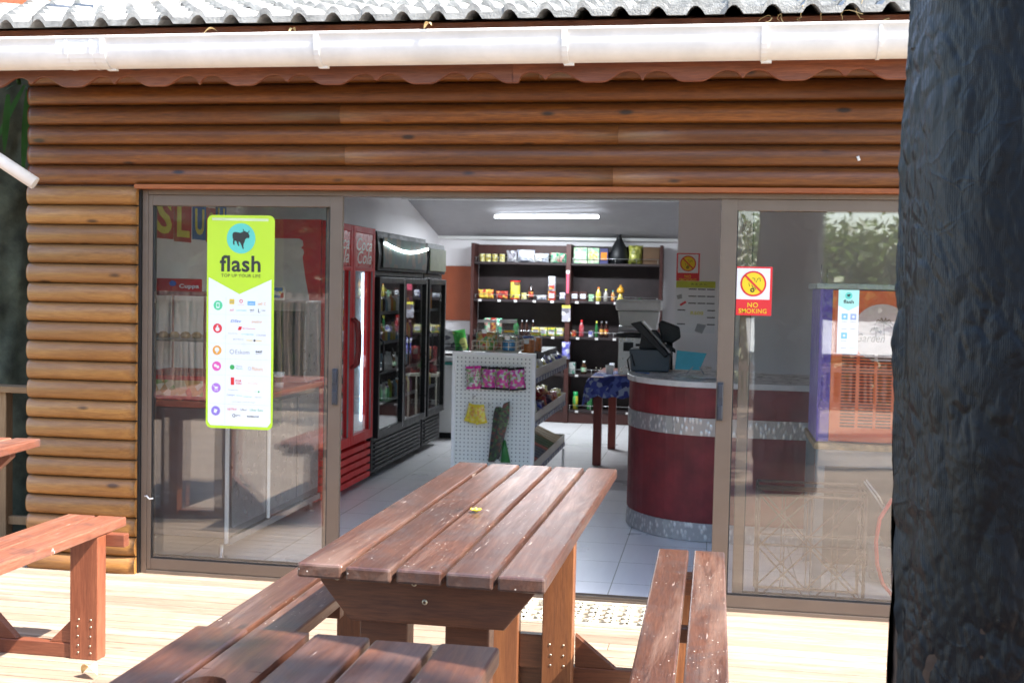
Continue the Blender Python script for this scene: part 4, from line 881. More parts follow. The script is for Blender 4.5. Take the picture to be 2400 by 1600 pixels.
bottle('sauce_bottle', cx_(857), 7.95, SZ[3]+.001, .032, .19, COLA, BLKP, 'dark sauce bottle on the second shelf of the left bay', 'bottle', None, RP)
bagi((cx_(965), 7.95, SZ[3]+.03), .12, .06, .06, WHB, None, 'flat white packet on the second shelf of the left bay', seed=12)
for k_, (h0, h1, m_) in enumerate(((.001, .11, RP), (.111, .20, CLR), (.201, .285, WHB))): box_item('box', cx_(1030)+.002*k_, cx_(1100)-.003*k_, SZ[3]+h0, h1-h0-.001, m_, ['white and red box at the bottom of the tall stack', 'grey red box in the middle of the tall stack', 'pale box on top of the tall stack'][k_], 'box', 'stack of three boxes', m2=(WHB, RP, CLR)[k_])
BLW = printed('bluewhite_pack', [(.12, .12, .45), (.65, .65, .7), (.25, .25, .6)], 22); bagi((cx_(1170), 7.95, SZ[3]+.048), .08, .09, .06, BLW, None, 'blue and white packet against the middle upright', seed=14)
for k_, c in enumerate((1290, 1372)): box_item('box', cx_(c-38), cx_(c+32), SZ[3], .11, BROWNW, ['dark box with a white label next to the upright on the right bay', 'dark box with a white label next to the green carton'][k_], 'box', 'dark boxes on the right bay', m2=WHB)
box_item('box', cx_(1425), cx_(1472), SZ[3], .08, MINT, 'small green carton on the second shelf of the right bay', 'carton')
YB = mat('mustard_bottle', (.62, .52, .10), .3, coat=.4); GB = mat('grey_bottle', (.35, .33, .30), .3); OC = mat('orange_cap', (.75, .20, .03), .4)
bottle('squeeze_bottle', cx_(1517), 7.95, SZ[3]+.001, .032, .165, YB, OC, 'mustard yellow bottle with an orange cap', 'bottle', None); bottle('squeeze_bottle', cx_(1588), 7.95, SZ[3]+.001, .028, .145, GB, YC, 'grey bottle with a yellow cap beside the mustard one', 'bottle', None)
bottle('squeeze_bottle', cx_(1655), 7.95, SZ[3]+.001, .022, .13, RP, mat('teal_cap', (.03, .25, .25), .4), 'thin red bottle with a teal cap on the second shelf', 'bottle', None); 
b = MB(); xx = cx_(1727); b.mt(YB).lathe((xx, 7.95, SZ[3]+.001), [(0, 0), (.04, 0), (.042, .02), (.02, .08), (.015, .10)], 16); b.mt(mat('honey_top', (.62, .30, .03), .3)).lathe((xx, 7.95, SZ[3]), [(.016, .098), (.042, .11), (.045, .135), (.03, .165), (.012, .18), (.012, .195), (0, .2)], 16); tag(b.build('syrup_bottle', None, loc=(xx, 7.95, SZ[3])), 'amber bottle with a wide round top above the white tub', 'bottle')
bottle('small_bottle', cx_(1910), 7.95, SZ[3]+.001, .014, .05, GRB, GRB, 'tiny green bottle at the right end of the second shelf', 'bottle', None)
for k_ in range(3): bagi((cx_(430)+k_*.07, 7.98, SZ[2]+.10), .08, .19, .06, (GRP, RP, GRP)[k_], None, ['green packet behind the big sweet jars, left one', 'dark red packet between green ones behind the sweet jars', 'green packet behind the big sweet jars, nearer the bottles'][k_], 'packet', 'packets behind the sweet jars', seed=40+k_)
bottle('sauce_bottle', cx_(718), 7.95, SZ[2]+.001, .036, .19, GRB, GRB, 'green bottle on the third shelf beside thin dark bottles', 'bottle', None)
for c in (778, 822, 885): bottle('thin_bottle', cx_(c), 7.95, SZ[2]+.001, .018, .18, COLA, STEEL, 'thin dark bottle with a silver cap on the third shelf', 'bottle', 'thin dark bottles on the third shelf')
YBX = printed('yellow_box', [(.70, .58, .06), (.15, .35, .08), (.72, .65, .4), (.6, .45, .1)], 34, bp=0)
for k_, c in enumerate((915, 992, 1072, 1152)): box_item('box', cx_(c-36), cx_(c+36), SZ[2], .10, YBX, 'yellow tea box in the row on the third shelf', 'box', 'yellow boxes on the third shelf', m2=CLR)
for k_, c in enumerate((1283,)): tin(cx_(c), SZ[2], .034, .075, TINM, RP, 'red tin on the third shelf right of the upright')
bottle('red_bottle', cx_(1360), 7.95, SZ[2]+.001, .030, .20, printed('pink_bottle', [(.5, .12, .14), (.4, .05, .06), (.55, .3, .3)], 24), RED, 'pinkish red bottle on the third shelf of the right bay', 'bottle', None)
tin(cx_(1453), SZ[2], .033, .075, TINM, BLW, 'blue tin on the third shelf of the right bay')
for c in (1505,): bottle('thin_bottle', cx_(c), 7.95, SZ[2]+.001, .02, .19, GRB, YC, 'green bottle with a yellow cap beside the red bottles', 'bottle', None)
for c in (1555, 1600): bottle('thin_bottle', cx_(c), 7.95, SZ[2]+.001, .025, .19, COLA, STEELD, 'dark bottle with a red label beside the white tub machine', 'bottle', 'dark red labelled bottles', RP)
for k_ in range(3):
    for j in range(2): box_item('box', cx_(1235), cx_(1308), SZ[1]+.045*k_, .044, printed('whitegreen_box', [(.62, .66, .62), (.1, .35, .25), (.65, .68, .66)], 30, bp=0), ['pale green box, bottom of its stack on the fourth shelf', 'pale green box, middle of its stack on the fourth shelf', 'pale green box, top of its stack on the fourth shelf'][k_], 'box', 'stacked pale green boxes') if j == 0 else None
bottle('tonic_bottle', cx_(1392), 7.95, SZ[1]+.001, .034, .155, mat('brown_bottle', (.06, .03, .015), .15), WHT, 'brown bottle with white cap and green label on the fourth shelf', 'bottle', None, MINT)
for c in (1510, 1552, 1594): bottle('small_bottle', cx_(c), 7.95, SZ[1]+.001, .014, .08, COLA, TINM, 'tiny dark bottle on the fourth shelf', 'bottle', 'tiny dark bottles on the fourth shelf')
box_item('box', cx_(1640), cx_(1685), SZ[1], .14, WHB, 'tall white carton on the fourth shelf by the machine', 'carton')
b = MB(); xx = -1.62; b.mt(printed('spray_can', [(.6, .55, .05), (.55, .08, .04), (.1, .4, .1)], 18, bp=0)).lathe((xx, 7.96, SZ[0]+.001), [(0, 0), (.033, 0), (.033, .15), (.022, .165)], 16); b.mt(mat('green_cap', (.02, .35, .10), .4)).lathe((xx, 7.96, SZ[0]), [(.027, .163), (.027, .21), (0, .212)], 16); tag(b.build('spray_can', None, loc=(xx, 7.96, SZ[0])), 'yellow and red spray can with a green cap on the lowest shelf', 'spray can')
for k_, x in enumerate((-1.45, -1.36)): bottle('cleaner_bottle', x, 7.96, SZ[0]+.001, .035, .2, GRB, COLA, 'dark green bottle on the lowest shelf', 'bottle', 'dark green bottles on the lowest shelf')
# hanging strips on the middle upright
b = MB(); b.mt(mat('pink_strip', (.6, .10, .16), .4)).box(-1.745, -1.715, 7.852, 7.857, 1.53, 1.76); b.mt(WHT).box(-1.75, -1.71, 7.846, 7.851, 1.765, 1.80); tag(b.build('hanging_strip', None, loc=(-1.73, 7.855, 1.53)), 'pink strip with a white tag hanging on the middle upright', 'strip')
b = MB(); b.mt(CLR).box(-1.79, -1.69, 7.846, 7.851, 1.20, 1.36); b.mt(YC).box(-1.79, -1.69, 7.845, 7.851, 1.361, 1.39); tag(b.build('hanging_card', None, loc=(-1.74, 7.85, 1.2)), 'grey card with a yellow top hanging on the middle upright', 'card')
bagi((-1.73, 7.82, .86), .10, .20, .06, BLW, None, 'blue packet hanging low on the middle upright', seed=77)

# --- gondola with pegboard end
gd = thing('display_gondola', 'white metal display rack with a pegboard end panel facing the door', 'display rack', (-1.57, 3.3, 0))
b = MB(); b.box(-1.850, -1.290, 2.405, 2.42, .06, 1.095); b.build('pegboard', PEG, gd)
b = MB(); b.box(-1.876, -1.8505, 2.395, 2.43, .0, 1.117); b.box(-1.2895, -1.264, 2.395, 2.43, .0, 1.117); b.box(-1.850, -1.290, 2.395, 2.43, 1.0955, 1.117); b.build('panel_frame', WHT, gd, .002)
P_('spine', WHT, gd, (-1.585, -1.555, 2.45, 4.18, .0, 1.02))
for x in (-1.855, -1.285):
    for y in (2.46, 4.16): P_('foot', WHT, gd, (x, x+.02, y, y+.03, 0, .20))
for z, ww in ((.93, .0), (.61, .0), (.25, .0)):
    for s_, (xa, xb) in ((1, (-1.553, -1.268)), (-1, (-1.872, -1.587))):
        sh = P_('tray', WHT, gd, (xa, xb, 2.44, 4.19, z, z+.012)); xo = xb if s_ > 0 else xa
        P_('tray_lip', CREAM, sh, (xo-.006 if s_ > 0 else xo, xo if s_ > 0 else xo+.006, 2.44, 4.19, z+.013, z+.075)); P_('tray_end', CREAM, sh, (xa, xb, 4.1905, 4.197, z, z+.075))
        P_('price_rail', mat('price_rail', (.10, .11, .22), .4), sh, (xo+.0005 if s_ > 0 else xo-.0045, xo+.0045 if s_ > 0 else xo-.0005, 2.44, 4.19, z-.03, z+.008))
        b = MB(); rg = random.Random(int(z*100))
        if s_ > 0:
            for k_ in range(12): yy = 2.52+k_*.14; b.box(xo+.005, xo+.008, yy, yy+.04, z-.026, z+.004)
            b.build('price_tags', TAGM, sh)
P_('top_deck', CREAM, gd, (-1.74, -1.38, 2.45, 4.1, 1.021, 1.04)); P_('top_tray', BLKP, gd, (-1.46, -1.34, 3.0, 4.1, 1.041, 1.085))
cols = {'white': printed('white_snack', [(.62, .62, .55), (.7, .68, .5), (.5, .5, .52)], 20), 'yellow': printed('yellow_snack', [(.72, .60, .05), (.6, .5, .08), (.7, .68, .3)], 20), 'blue': printed('blue_snack', [(.03, .05, .35), (.06, .08, .5), (.4, .4, .5)], 20), 'red': printed('red_snack', [(.5, .02, .02), (.35, .02, .03), (.6, .2, .1)], 20), 'purple': printed('purple_snack', [(.10, .03, .15), (.05, .03, .08), (.3, .2, .35)], 20), 'green': mat('green_wrapper', (.03, .13, .04), .35), 'navy': mat('navy_wrapper', (.02, .04, .13), .35), 'brown': mat('gold_wrapper', (.25, .16, .06), .4), 'scarlet': mat('scarlet_wrapper', (.55, .04, .05), .35)}
for z, seq, nm in ((.945, ['white', 'yellow', 'white', 'yellow', 'blue', 'blue', 'white', 'blue', 'blue'], 'upper'), (.625, ['purple', 'white', 'blue', 'purple', 'red', 'purple', 'red', 'red', 'yellow'], 'middle')):
    for k_, c in enumerate(seq):
        for j in range(2):
            yy = 2.53+k_*.185; bagi((-1.345-.11*j+random.uniform(-.01, .01), yy, z+.055+.028*j), .12, .17, .07, cols[c], None, f'{c} snack packet lying in the {nm} tray of the white rack', 'packet', f'{c} packets in the {nm} tray', U=(1, random.uniform(-.4, .4), .35), V=(-.2, .9, random.uniform(.1, .35)), seed=k_*3+j, nm='snack_packet')
for k_, c in enumerate(['scarlet', 'scarlet', 'scarlet', 'navy', 'navy', 'navy', 'navy', 'scarlet', 'green', 'green', 'green', 'brown', 'brown', 'brown', 'brown']):
    yy = 2.50+k_*.112; b = MB(); b.box(-1.54, -1.275, yy, yy+.10, .266, .295)
    b.v = [(v_[0], v_[1], v_[2]+(-.10-(v_[0]+1.275)*.45+.10)) for v_ in b.v]
    tag(b.build('chocolate_bar_box', cols[c], bevel=.003, loc=(-1.40, yy, .27)), f'{c} chocolate carton sloping in the lowest tray of the white rack'.replace('brown', 'gold brown'), 'carton', f'{c} cartons in the lowest tray'.replace('brown', 'gold brown'))
# hooked bags on the pegboard: plane y ~2.36
PNK = printed('pink_sweet_bag', [(.62, .04, .28), (.45, .05, .3), (.3, .42, .12), (.5, .5, .5), (.62, .06, .33)], 60, .3); PNB = mat('pink_band', (.75, .03, .36), .35, coat=.3); BKB = mat('black_band', (.02, .015, .02), .3, coat=.4)
PSW = printed('mixed_sweets', [(.5, .1, .25), (.6, .55, .45), (.2, .35, .15), (.55, .5, .55)], 70, .25)
for k_, (x0, x1, ma, mb, lab) in enumerate(((-1.765, -1.652, PSW, PNB, 'bright pink banded sweet bag, leftmost on the pegboard'), (-1.656, -1.545, PNK, BKB, 'black edged pink sweet bag next to the bright pink banded one'), (-1.547, -1.448, PNK, BKB, 'black edged pink sweet bag, third along the pegboard'), (-1.452, -1.330, PNK, BKB, 'black topped sweet bag, rightmost on the pegboard'))):
    bagi(((x0+x1)/2, 2.355, .935), x1-x0, .165, .06, ma, mb, lab, 'sweet bag', 'pink sweet bags on the pegboard', U=(1, 0, (.08, -.02, .0, .12)[k_]), V=((-.06, .02, -.03, -.10)[k_], 0, 1), seed=50+k_, nm='sweet_bag')
hk = [(-1.70, 1.01), (-1.6, 1.01), (-1.5, 1.01), (-1.40, 1.01), (-1.70, .80), (-1.585, .745)]
for x, z in hk:
    b = MB(); b.tube([(x, 2.40, z), (x, 2.32, z-.004), (x, 2.30, z+.012)], .003, 6); tag(b.build('peg_hook', STEEL, loc=(x, 2.40, z)), 'small wire hook holding goods on the pegboard', 'hook', 'pegboard hooks')
YG = printed('yellow_sweet_bag', [(.75, .60, .03), (.78, .66, .05), (.7, .35, .08), (.78, .65, .2)], 60, .3); YGB = mat('yellow_band', (.78, .62, .03), .35)
for k_, (cx, rot) in enumerate(((-1.718, .25), (-1.682, .05), (-1.645, -.2))): bagi((cx, 2.365-.03*k_, .675), .085, .135, .03, YG, YGB, ['yellow sweet bag tilted left on the lower hook', 'yellow sweet bag in the middle of the lower hook', 'yellow sweet bag tilted right on the lower hook'][k_], 'sweet bag', 'yellow sweet bags on the lower hook', U=(1, 0, -rot), V=(rot, 0, 1), seed=60+k_, nm='sweet_bag')
CAMO = printed('green_black_print', [(.015, .02, .015), (.04, .12, .03), (.015, .015, .02), (.02, .05, .02), (.12, .03, .02)], 60)
b = MB(); b.mt(CAMO).prism([(-.024, 0), (.024, 0), (.030, .36), (.02, .40), (-.02, .40), (-.028, .36)], (-1.565, 2.34, .33), Vector((1, 0, 0)), Vector((.11, 0, 1)), (0, .035, 0)); tag(b.build('long_packet', None, bevel=.006, loc=(-1.56, 2.34, .33)), 'long black and green packet hanging straight on the pegboard', 'packet')
b = MB(); b.mt(CAMO).prism([(-.03, 0), (.03, 0), (.04, .30), (.02, .42), (-.02, .40), (-.035, .30)], (-1.535, 2.30, .36), Vector((1, 0, 0)), Vector((.20, 0, 1)), (0, .03, 0)); b.mt(WHT).box(-1.50, -1.47, 2.33, 2.334, .73, .76); tag(b.build('long_packet', None, bevel=.006, loc=(-1.5, 2.3, .36)), 'long dark packet with a rounded green tip leaning right', 'packet')
b = MB(); b.k = True; b.mt(mat('green_blade_plastic', (.04, .20, .05), .4)).prism([(-.02, 0), (.05, 0), (.012, .16), (-.004, .16)], (-1.48, 2.36, .33), X, Z, (0, .02, 0)); tag(b.build('green_toy', None, loc=(-1.48, 2.36, .33)), 'green pointed plastic toy low on the pegboard', 'toy')
# basket & jars on top
wb = thing('wire_basket', 'cream wire basket holding sweet jars on top of the white rack', 'basket', (-1.58, 2.6, 1.118))
b = MB(); bx0, bx1, by0, by1, bz0, bz1 = -1.742, -1.42, 2.45, 2.80, 1.120, 1.195
def wires(zs, r=.0035):
    for z in zs: b.tube([(bx0, by0, z), (bx1, by0, z), (bx1, by1, z), (bx0, by1, z)], r, 6, closed=True)
wires((bz0, bz0+.037, bz1)); 
for k_ in range(7): xx = bx0+(bx1-bx0)*k_/6; b.tube([(xx, by0, bz1), (xx, by0, bz0), (xx, by1, bz0), (xx, by1, bz1)], .003, 6)
for k_ in range(1, 6): yy = by0+(by1-by0)*k_/6; b.tube([(bx0, yy, bz1), (bx0, yy, bz0), (bx1, yy, bz0), (bx1, yy, bz1)], .003, 6)
b.build('wires', CREAM, wb)
CANDY = printed('candy_mix', [(.55, .05, .03), (.65, .5, .08), (.12, .35, .06), (.6, .25, .05), (.65, .6, .4), (.1, .3, .1)], 42, .35)
def jar(x, y, z, r, h, lid, fill, fh, lab, ll=None):
    t_ = thing('sweet_jar', lab, 'jar', (x, y, z))
    b = MB(); b.lathe((x, y, z), [(0, .002), (r*.93, .002), (r, .012), (r, h*.70), (r*.93, h*.82), (r*.74, h*.90), (r*.74, h*.95)], 24); b.build('jar_wall', JARP, t_)
    b = MB(); b.lathe((x, y, z), [(0, .004), (r*.9, .004), (r*.955, .014), (r*.955, fh-.004), (r*.6, fh+.006), (0, fh)], 24); b.build('sweets', fill, t_)
    b = MB(); b.lathe((x, y, z), [(r*.80, h*.92), (r*.80, h), (0, h+.002)], 24); b.build('lid', lid, t_)
    b = MB(); a = -.2
    for q in range(4): pass
    b.prism([(-.018, 0), (.018, 0), (.018, .03), (-.018, .03)], (x-.004, y-r-.003, z+h*.56), X, Z, (0, .0015, 0)); b.build('label', WHT, t_)
jar(-1.655, 2.56, 1.1245, .085, .222, WHT, CANDY, .13, 'big clear jar of mixed bright sweets with a white lid, nearest the door')
jar(-1.56, 2.90, 1.042, .085, .30, WHT, CANDY, .17, 'big clear jar with a white lid behind the front sweet jar')
jar(-1.485, 2.53, 1.1245, .050, .150, mat('yellow_lid', (.78, .50, .04), .4), mat('blue_sweets', (.03, .28, .62), .4, nz=.3, sc=60), .075, 'small jar of blue sweets with a yellow lid in the basket')
jar(-1.42, 3.02, 1.086, .055, .13, mat('blue_lid', (.05, .12, .42), .4), mat('orange_sweets', (.70, .20, .04), .4, nz=.4, sc=60), .10, 'jar of orange sweets with a blue lid behind the basket')
jar(-1.40, 3.25, 1.086, .055, .15, mat('yellow_lid', (.78, .50, .04), .4), mat('orange_sweets', (.70, .20, .04), .4, nz=.4, sc=60), .11, 'jar of orange sweets with a yellow lid behind the basket')
# ================================================================== RECEPTION COUNTER
rcn = thing('reception_counter', 'curved burgundy reception counter with tread plate bands and a pale top', 'counter', (0, 2.2, 0))
def path(off):   # outer face, offset outwards
    pts = [(-.575-off, 3.2), (-.575-off, 2.6)]; cx0, cy0 = .02, 2.22; rx, ry = .595+off, .64+off
    for q in range(0, 15): a = PI+q/14*PI/2; pts.append((cx0+rx*math.cos(a), cy0+ry*math.sin(a)))
    pts.append((.66+off, 1.555-off*0)); pts[-1] = (.66+off, cy0-ry); return pts
def band(name, m, z0, z1, off, th=.02, par=None, full=False):
    o_ = path(off); b = MB(); n = len(o_); b.k = False; base = len(b.v)
    if full:
        inn = [(.66+off, 2.55), (.40, 2.55), (-.02, 2.75), (-.02, 3.2)]; P = o_+inn
        return (b.prism(P, (0, 0, z0), X, Y, (0, 0, z1-z0)) and b.build(name, m, par, .003))
    i_ = path(off-th); b.prism(o_+i_[::-1], (0, 0, z0), X, Y, (0, 0, z1-z0)); return b.build(name, m, par)
band('kick_band', TREAD, .0, .115, .004, .03, rcn); band('lower_panel', BURG, .116, .672, 0, .03, rcn); band('middle_band', TREAD, .673, .785, .005, .03, rcn); band('upper_panel', BURG, .786, .978, 0, .03, rcn)
band('counter_top', mat('pale_counter_top', (.66, .64, .60), .3), .979, 1.016, .016, .03, rcn, True)
b = MB(); b.box(.63, .655, 1.60, 2.5, .0, .977); b.build('end_panel', BURG, rcn)
ps = thing('till_terminal', 'dark grey till with a tilted touch screen on the reception counter', 'till', (-.44, 2.45, 1.017))
TG = mat('till_grey', (.055, .07, .085), .45); 
b = MB(); b.prism([(-.15, 0), (.115, 0), (.125, .155), (-.165, .155)], (-.43, 2.36, 1.018), X, Z, (0, .22, 0)); b.build('base', TG, ps, .008)
b = MB(); b.prism([(-.10, .155), (.10, .155), (.02, .29), (-.08, .29)], (-.43, 2.42, 1.018), X, Z, (0, .10, 0)); b.build('stand', BLKP, ps, .006)
b = MB(); b.prism([(-.16, .335), (-.09, .35), (.115, .03+.10), (.09, .10)], (-.43, 2.33, 1.018), X, Z, (0, .26, 0)); b.build('screen', BLKP, ps, .008)
b = MB(); b.prism([(-.085, .347), (-.075, .350), (.128, .14), (.118, .133)], (-.43, 2.345, 1.0195), X, Z, (0, .23, 0)); b.build('screen_glass', mat('screen_glass', (.25, .25, .26), .12, coat=1), ps)
b = MB(); b.tube([(-.585, 2.30, 1.02), (-.60, 2.30, 1.10), (-.57, 2.28, 1.14), (-.55, 2.29, 1.06)], .006, 6); b.build('cable', BLKP, ps)
cs = thing('customer_display', 'black customer display on a thin stalk behind the till', 'display', (-.30, 2.55, 1.017))
b = MB(); b.prism([(-.07, .30), (-.045, .325), (.085, .28), (.095, .20), (.03, .155), (-.04, .17)], (-.34, 2.60, 1.05), X, Z, (0, .06, 0)); b.build('head', BLKP, cs, .012)
b = MB(); b.prism([(-.03, .13), (.06, .09), (.06, .115), (.0, .165)], (-.34, 2.60, 1.05), X, Z, (0, .05, 0)); b.build('bracket', BLKP, cs, .004)
b = MB(); b.tube([(-.31, 2.63, 1.018), (-.315, 2.63, 1.22)], .014, 10); b.build('stalk', BLKP, cs)
b = MB(); b.mt(mat('turquoise_leaflet', (.08, .45, .55), .5)).prism([(-.10, 0), (.07, 0), (.115, .115), (-.09, .13)], (-.17, 2.28, 1.045), X, Vector((0, .35, 1)), (0, .003, 0)); b.mt(STEEL).tube([(-.19, 2.26, 1.019), (-.12, 2.31, 1.09), (-.07, 2.26, 1.019)], .006, 6)
tag(b.build('leaflet_stand', None, loc=(-.17, 2.28, 1.018)), 'turquoise leaflet propped on a little stand beside the till', 'leaflet')
b = MB()
for k_ in range(3): b.rn = k_; b.mt((CREAM, printed('receipt', [(.55, .5, .3), (.6, .58, .45), (.4, .38, .2)], 30, bp=0), WHT)[k_]).box(-.22+.05*k_, -.02+.05*k_, 1.90-.03*k_, 2.02-.03*k_, 1.0175+.003*k_, 1.020+.003*k_, .3*k_)
tag(b.build('papers', None, loc=(-.1, 1.95, 1.017)), 'small pile of loose papers on the pale counter top', 'papers')
b = MB(); b.mt(mat('pen_blue', (.04, .12, .35), .3)).tube([(-.60+.06, 2.25, 1.022), (-.44, 2.14, 1.022)], .004, 6); tag(b.build('pen', None, loc=(-.5, 2.2, 1.017)), 'blue pen lying beside the till', 'pen')
# wall signs -----------------------------------------------------------------
SR = mat('sign_red', (.72, .03, .035), .4, nz=.03); SW = mat('sign_white', (.80, .80, .82), .35, nz=.02); SY = mat('sign_yellow', (.85, .62, .02), .4, nz=.03); SK = mat('sign_black', (.015, .015, .015), .5)
def nosmoke(x, z, w, h, y, lab):
    b = MB(); e = .0011
    b.mt(SR).box(x, x+w, y-.002, y, z, z+h); b.mt(SW).box(x+w*.06, x+w*.94, y-.002-e, y-.0021, z+h*.33, z+h*.965)
    cx, cz, r = x+w*.5, z+h*.65, w*.345; yy = y-.0045
    b.mt(SR).disc((cx, yy, cz), r, X, Z, 40); b.mt(SY).disc((cx, yy-e, cz), r*.86, X, Z, 40)
    yy -= 2*e; b.mt(SK)
    b.disc((cx-.02*w, yy, cz-r*.50), r*.17, X, Z, 14); b.mt(SY).disc((cx-.02*w, yy-e*.5, cz-r*.50), r*.07, X, Z, 10); b.mt(SK)
    def st(p, q, wd):
        p, q = Vector((cx+p[0]*r, yy, cz+p[1]*r)), Vector((cx+q[0]*r, yy, cz+q[1]*r)); n_ = (q-p).cross(Y).normalized()*wd*r; b.poly([p-n_, q-n_, q+n_, p+n_])
    for p, q in (((-.05, -.35), (.12, -.28)), ((.12, -.28), (.2, -.45)), ((-.35, .05), (-.28, -.22)), ((-.2, .2), (-.1, .0)), ((.2, .1), (.35, .42)), ((.35, .42), (.5, .45)), ((.5, .45), (.52, .2)), ((-.1, .45), (.1, .4)), ((.1, .4), (.12, .2)), ((-.45, .3), (-.3, .35)), ((-.12, -.1), (-.02, -.3))): st(p, q, .018)
    b.mt(SR); yy -= e; st((-.62, .62), (.62, -.62), .075)
    b.mt(SY).text('NO', (x+w*.36, y-.004, z+h*.165), X, Z, w*.28, h*.10, .008); b.text('SMOKING', (x+w*.13, y-.004, z+h*.045), X, Z, w*.74, h*.095, .006)
    return tag(b.build('no_smoking_sign', None, loc=(x+w/2, y, z)), lab, 'sign')
nosmoke(-.322, 1.655, .183, .235, 3.598, 'red and white no smoking sign on the inner wall above the price poster')
nosmoke(.086, 1.475, .182, .240, -.021, 'bright red no smoking sticker on the right glass door')
b = MB(); b.mt(SW).box(-.322, -.008, 3.594, 3.5985, 1.255, 1.67); b.mt(mat('lime_band', (.52, .55, .05), .5)).box(-.32, -.010, 3.5925, 3.5938, 1.615, 1.668)
b.mt(SK).text('R E A L', (-.20, 3.5915, 1.638), X, Z, .12, .012)
for r_ in range(6):
    for c_ in range(3):
        if r_ < 3 or c_ == 2 or (c_ == 0 and r_ in (3, 5)): xx = (-.22 if r_ < 3 else -.305)+c_*(.072 if r_ < 3 else (.118)); b.mt(SK).box(xx, xx+.062, 3.5925, 3.5938, 1.600-r_*.056, 1.608-r_*.056)
b.mt(mat('poster_grey', (.35, .36, .37), .5)).prism([(0, 0), (.06, -.02), (.09, .05), (.02, .06)], (-.165, 3.5936, 1.27), X, Z, (0, -.001, 0)); b.mt(YC).text('R600', (-.20, 3.592, 1.40), X, Z, .10, .028, .02)
b.mt(SR).prism([(0, 0), (.045, .03), (.055, .015), (.01, -.012)], (-.29, 3.5936, 1.48), X, Z, (0, -.001, 0)); b.mt(mat('poster_grey', (.35, .36, .37), .5)).prism([(0, 0), (.04, .015), (.045, -.02), (.01, -.03)], (-.315, 3.5936, 1.55), X, Z, (0, -.001, 0))
tag(b.build('price_poster', None, loc=(-.16, 3.598, 1.25)), 'white price poster with a lime band and black bars on the inner wall', 'poster')
# red table with cloth and juice machine ----------------------------------------
rt_ = thing('red_table', 'dark red wooden table partly covered by a blue patterned cloth', 'table', (-.75, 5.2, 0))
RTW = wood('red_table_wood', (.14, .02, .012), (.25, .035, .022), (.3, .06, .03), 'z', .45, knots=.2)
P_('tabletop', RTW, rt_, (-1.10, -.35, 4.58, 5.86, .76, .80), bev=.004)
for x, y in ((-1.065, 4.61), (-.45, 4.61), (-1.03, 5.74), (-.45, 5.74)): P_('leg', RTW, rt_, (x, x+.075, y, y+.075, 0, .759), bev=.004)
b = MB(); b.k = True; nx_, ny_ = 26, 26; base = len(b.v)
for j in range(ny_+1):
    for i_ in range(nx_+1):
        u_, v_ = i_/nx_, j/ny_; x = -1.30+.62*u_; y = 4.44+.9*v_
        ox, oy = max(0, -1.10-x), max(0, 4.575-y); h = .806+.012*math.sin(u_*11)*math.sin(v_*9)
        if ox > 0 or oy > 0: h = .806-1.0*max(ox, oy)*1.25-.02*abs(math.sin((u_*14 if oy > ox else v_*16))); x = max(x, -1.115-.02*abs(math.sin(v_*13))-ox*.15); y = max(y, 4.562-.02*abs(math.sin(u_*13))-oy*.15)
        b.v.append((x, y, h))
for j in range(ny_):
    for i_ in range(nx_): q = base+j*(nx_+1)+i_; b.face([q, q+1, q+nx_+2, q+nx_+1])
tag(b.build('tablecloth', printed('blue_cloth', [(.035, .045, .24), (.05, .07, .32), (.10, .14, .42), (.02, .03, .16), (.3, .35, .5)], 26, .8, 0, .2), loc=(-1, 4.9, .8)), 'dark blue patterned cloth draped over the corner of the red table', 'tablecloth')
jm = thing('juice_dispenser', 'steel juice dispenser with a large milky lidded tub, behind the till', 'dispenser', (-.67, 4.7, .82))
P_('body', STEEL, jm, (-.855, -.52, 4.62, 4.95, .825, 1.165), bev=.006); P_('top_plate', BLKP, jm, (-.875, -.50, 4.56, 4.97, 1.17, 1.20), bev=.004); P_('control_panel', BLKP, jm, (-.81, -.72, 4.612, 4.6195, 1.04, 1.12)); P_('slot', BLKP, jm, (-.70, -.62, 4.614, 4.6195, 1.085, 1.11))
b = MB(); b.tube([(-.85, 4.58, 1.245), (-.66, 4.58, 1.245)], .025, 14); b.build('roller', STEEL, jm)
MILK = mat('milky_plastic', (.60, .60, .57), .35, nz=.06); b = MB(); b.prism([(-.84, 1.225), (-.52, 1.225), (-.50, 1.40), (-.865, 1.40)], (0, 4.60, 0), X, Z, (0, .34, 0)); b.build('tub', MILK, jm, .012)
P_('lid', mat('tub_lid', (.68, .67, .64), .4), jm, (-.885, -.48, 4.57, 4.97, 1.403, 1.50), bev=.02)
for i_, (x, lab) in enumerate(((-.93, 'white paper cup beside the juice machine on the blue cloth'),)):
    b = MB(); b.lathe((x, 4.66, .825), [(0, 0), (.03, 0), (.04, .08), (.037, .08), (.028, .004), (0, .004)], 14); tag(b.build('paper_cup', WHT, loc=(x, 4.66, .82)), lab, 'cup')
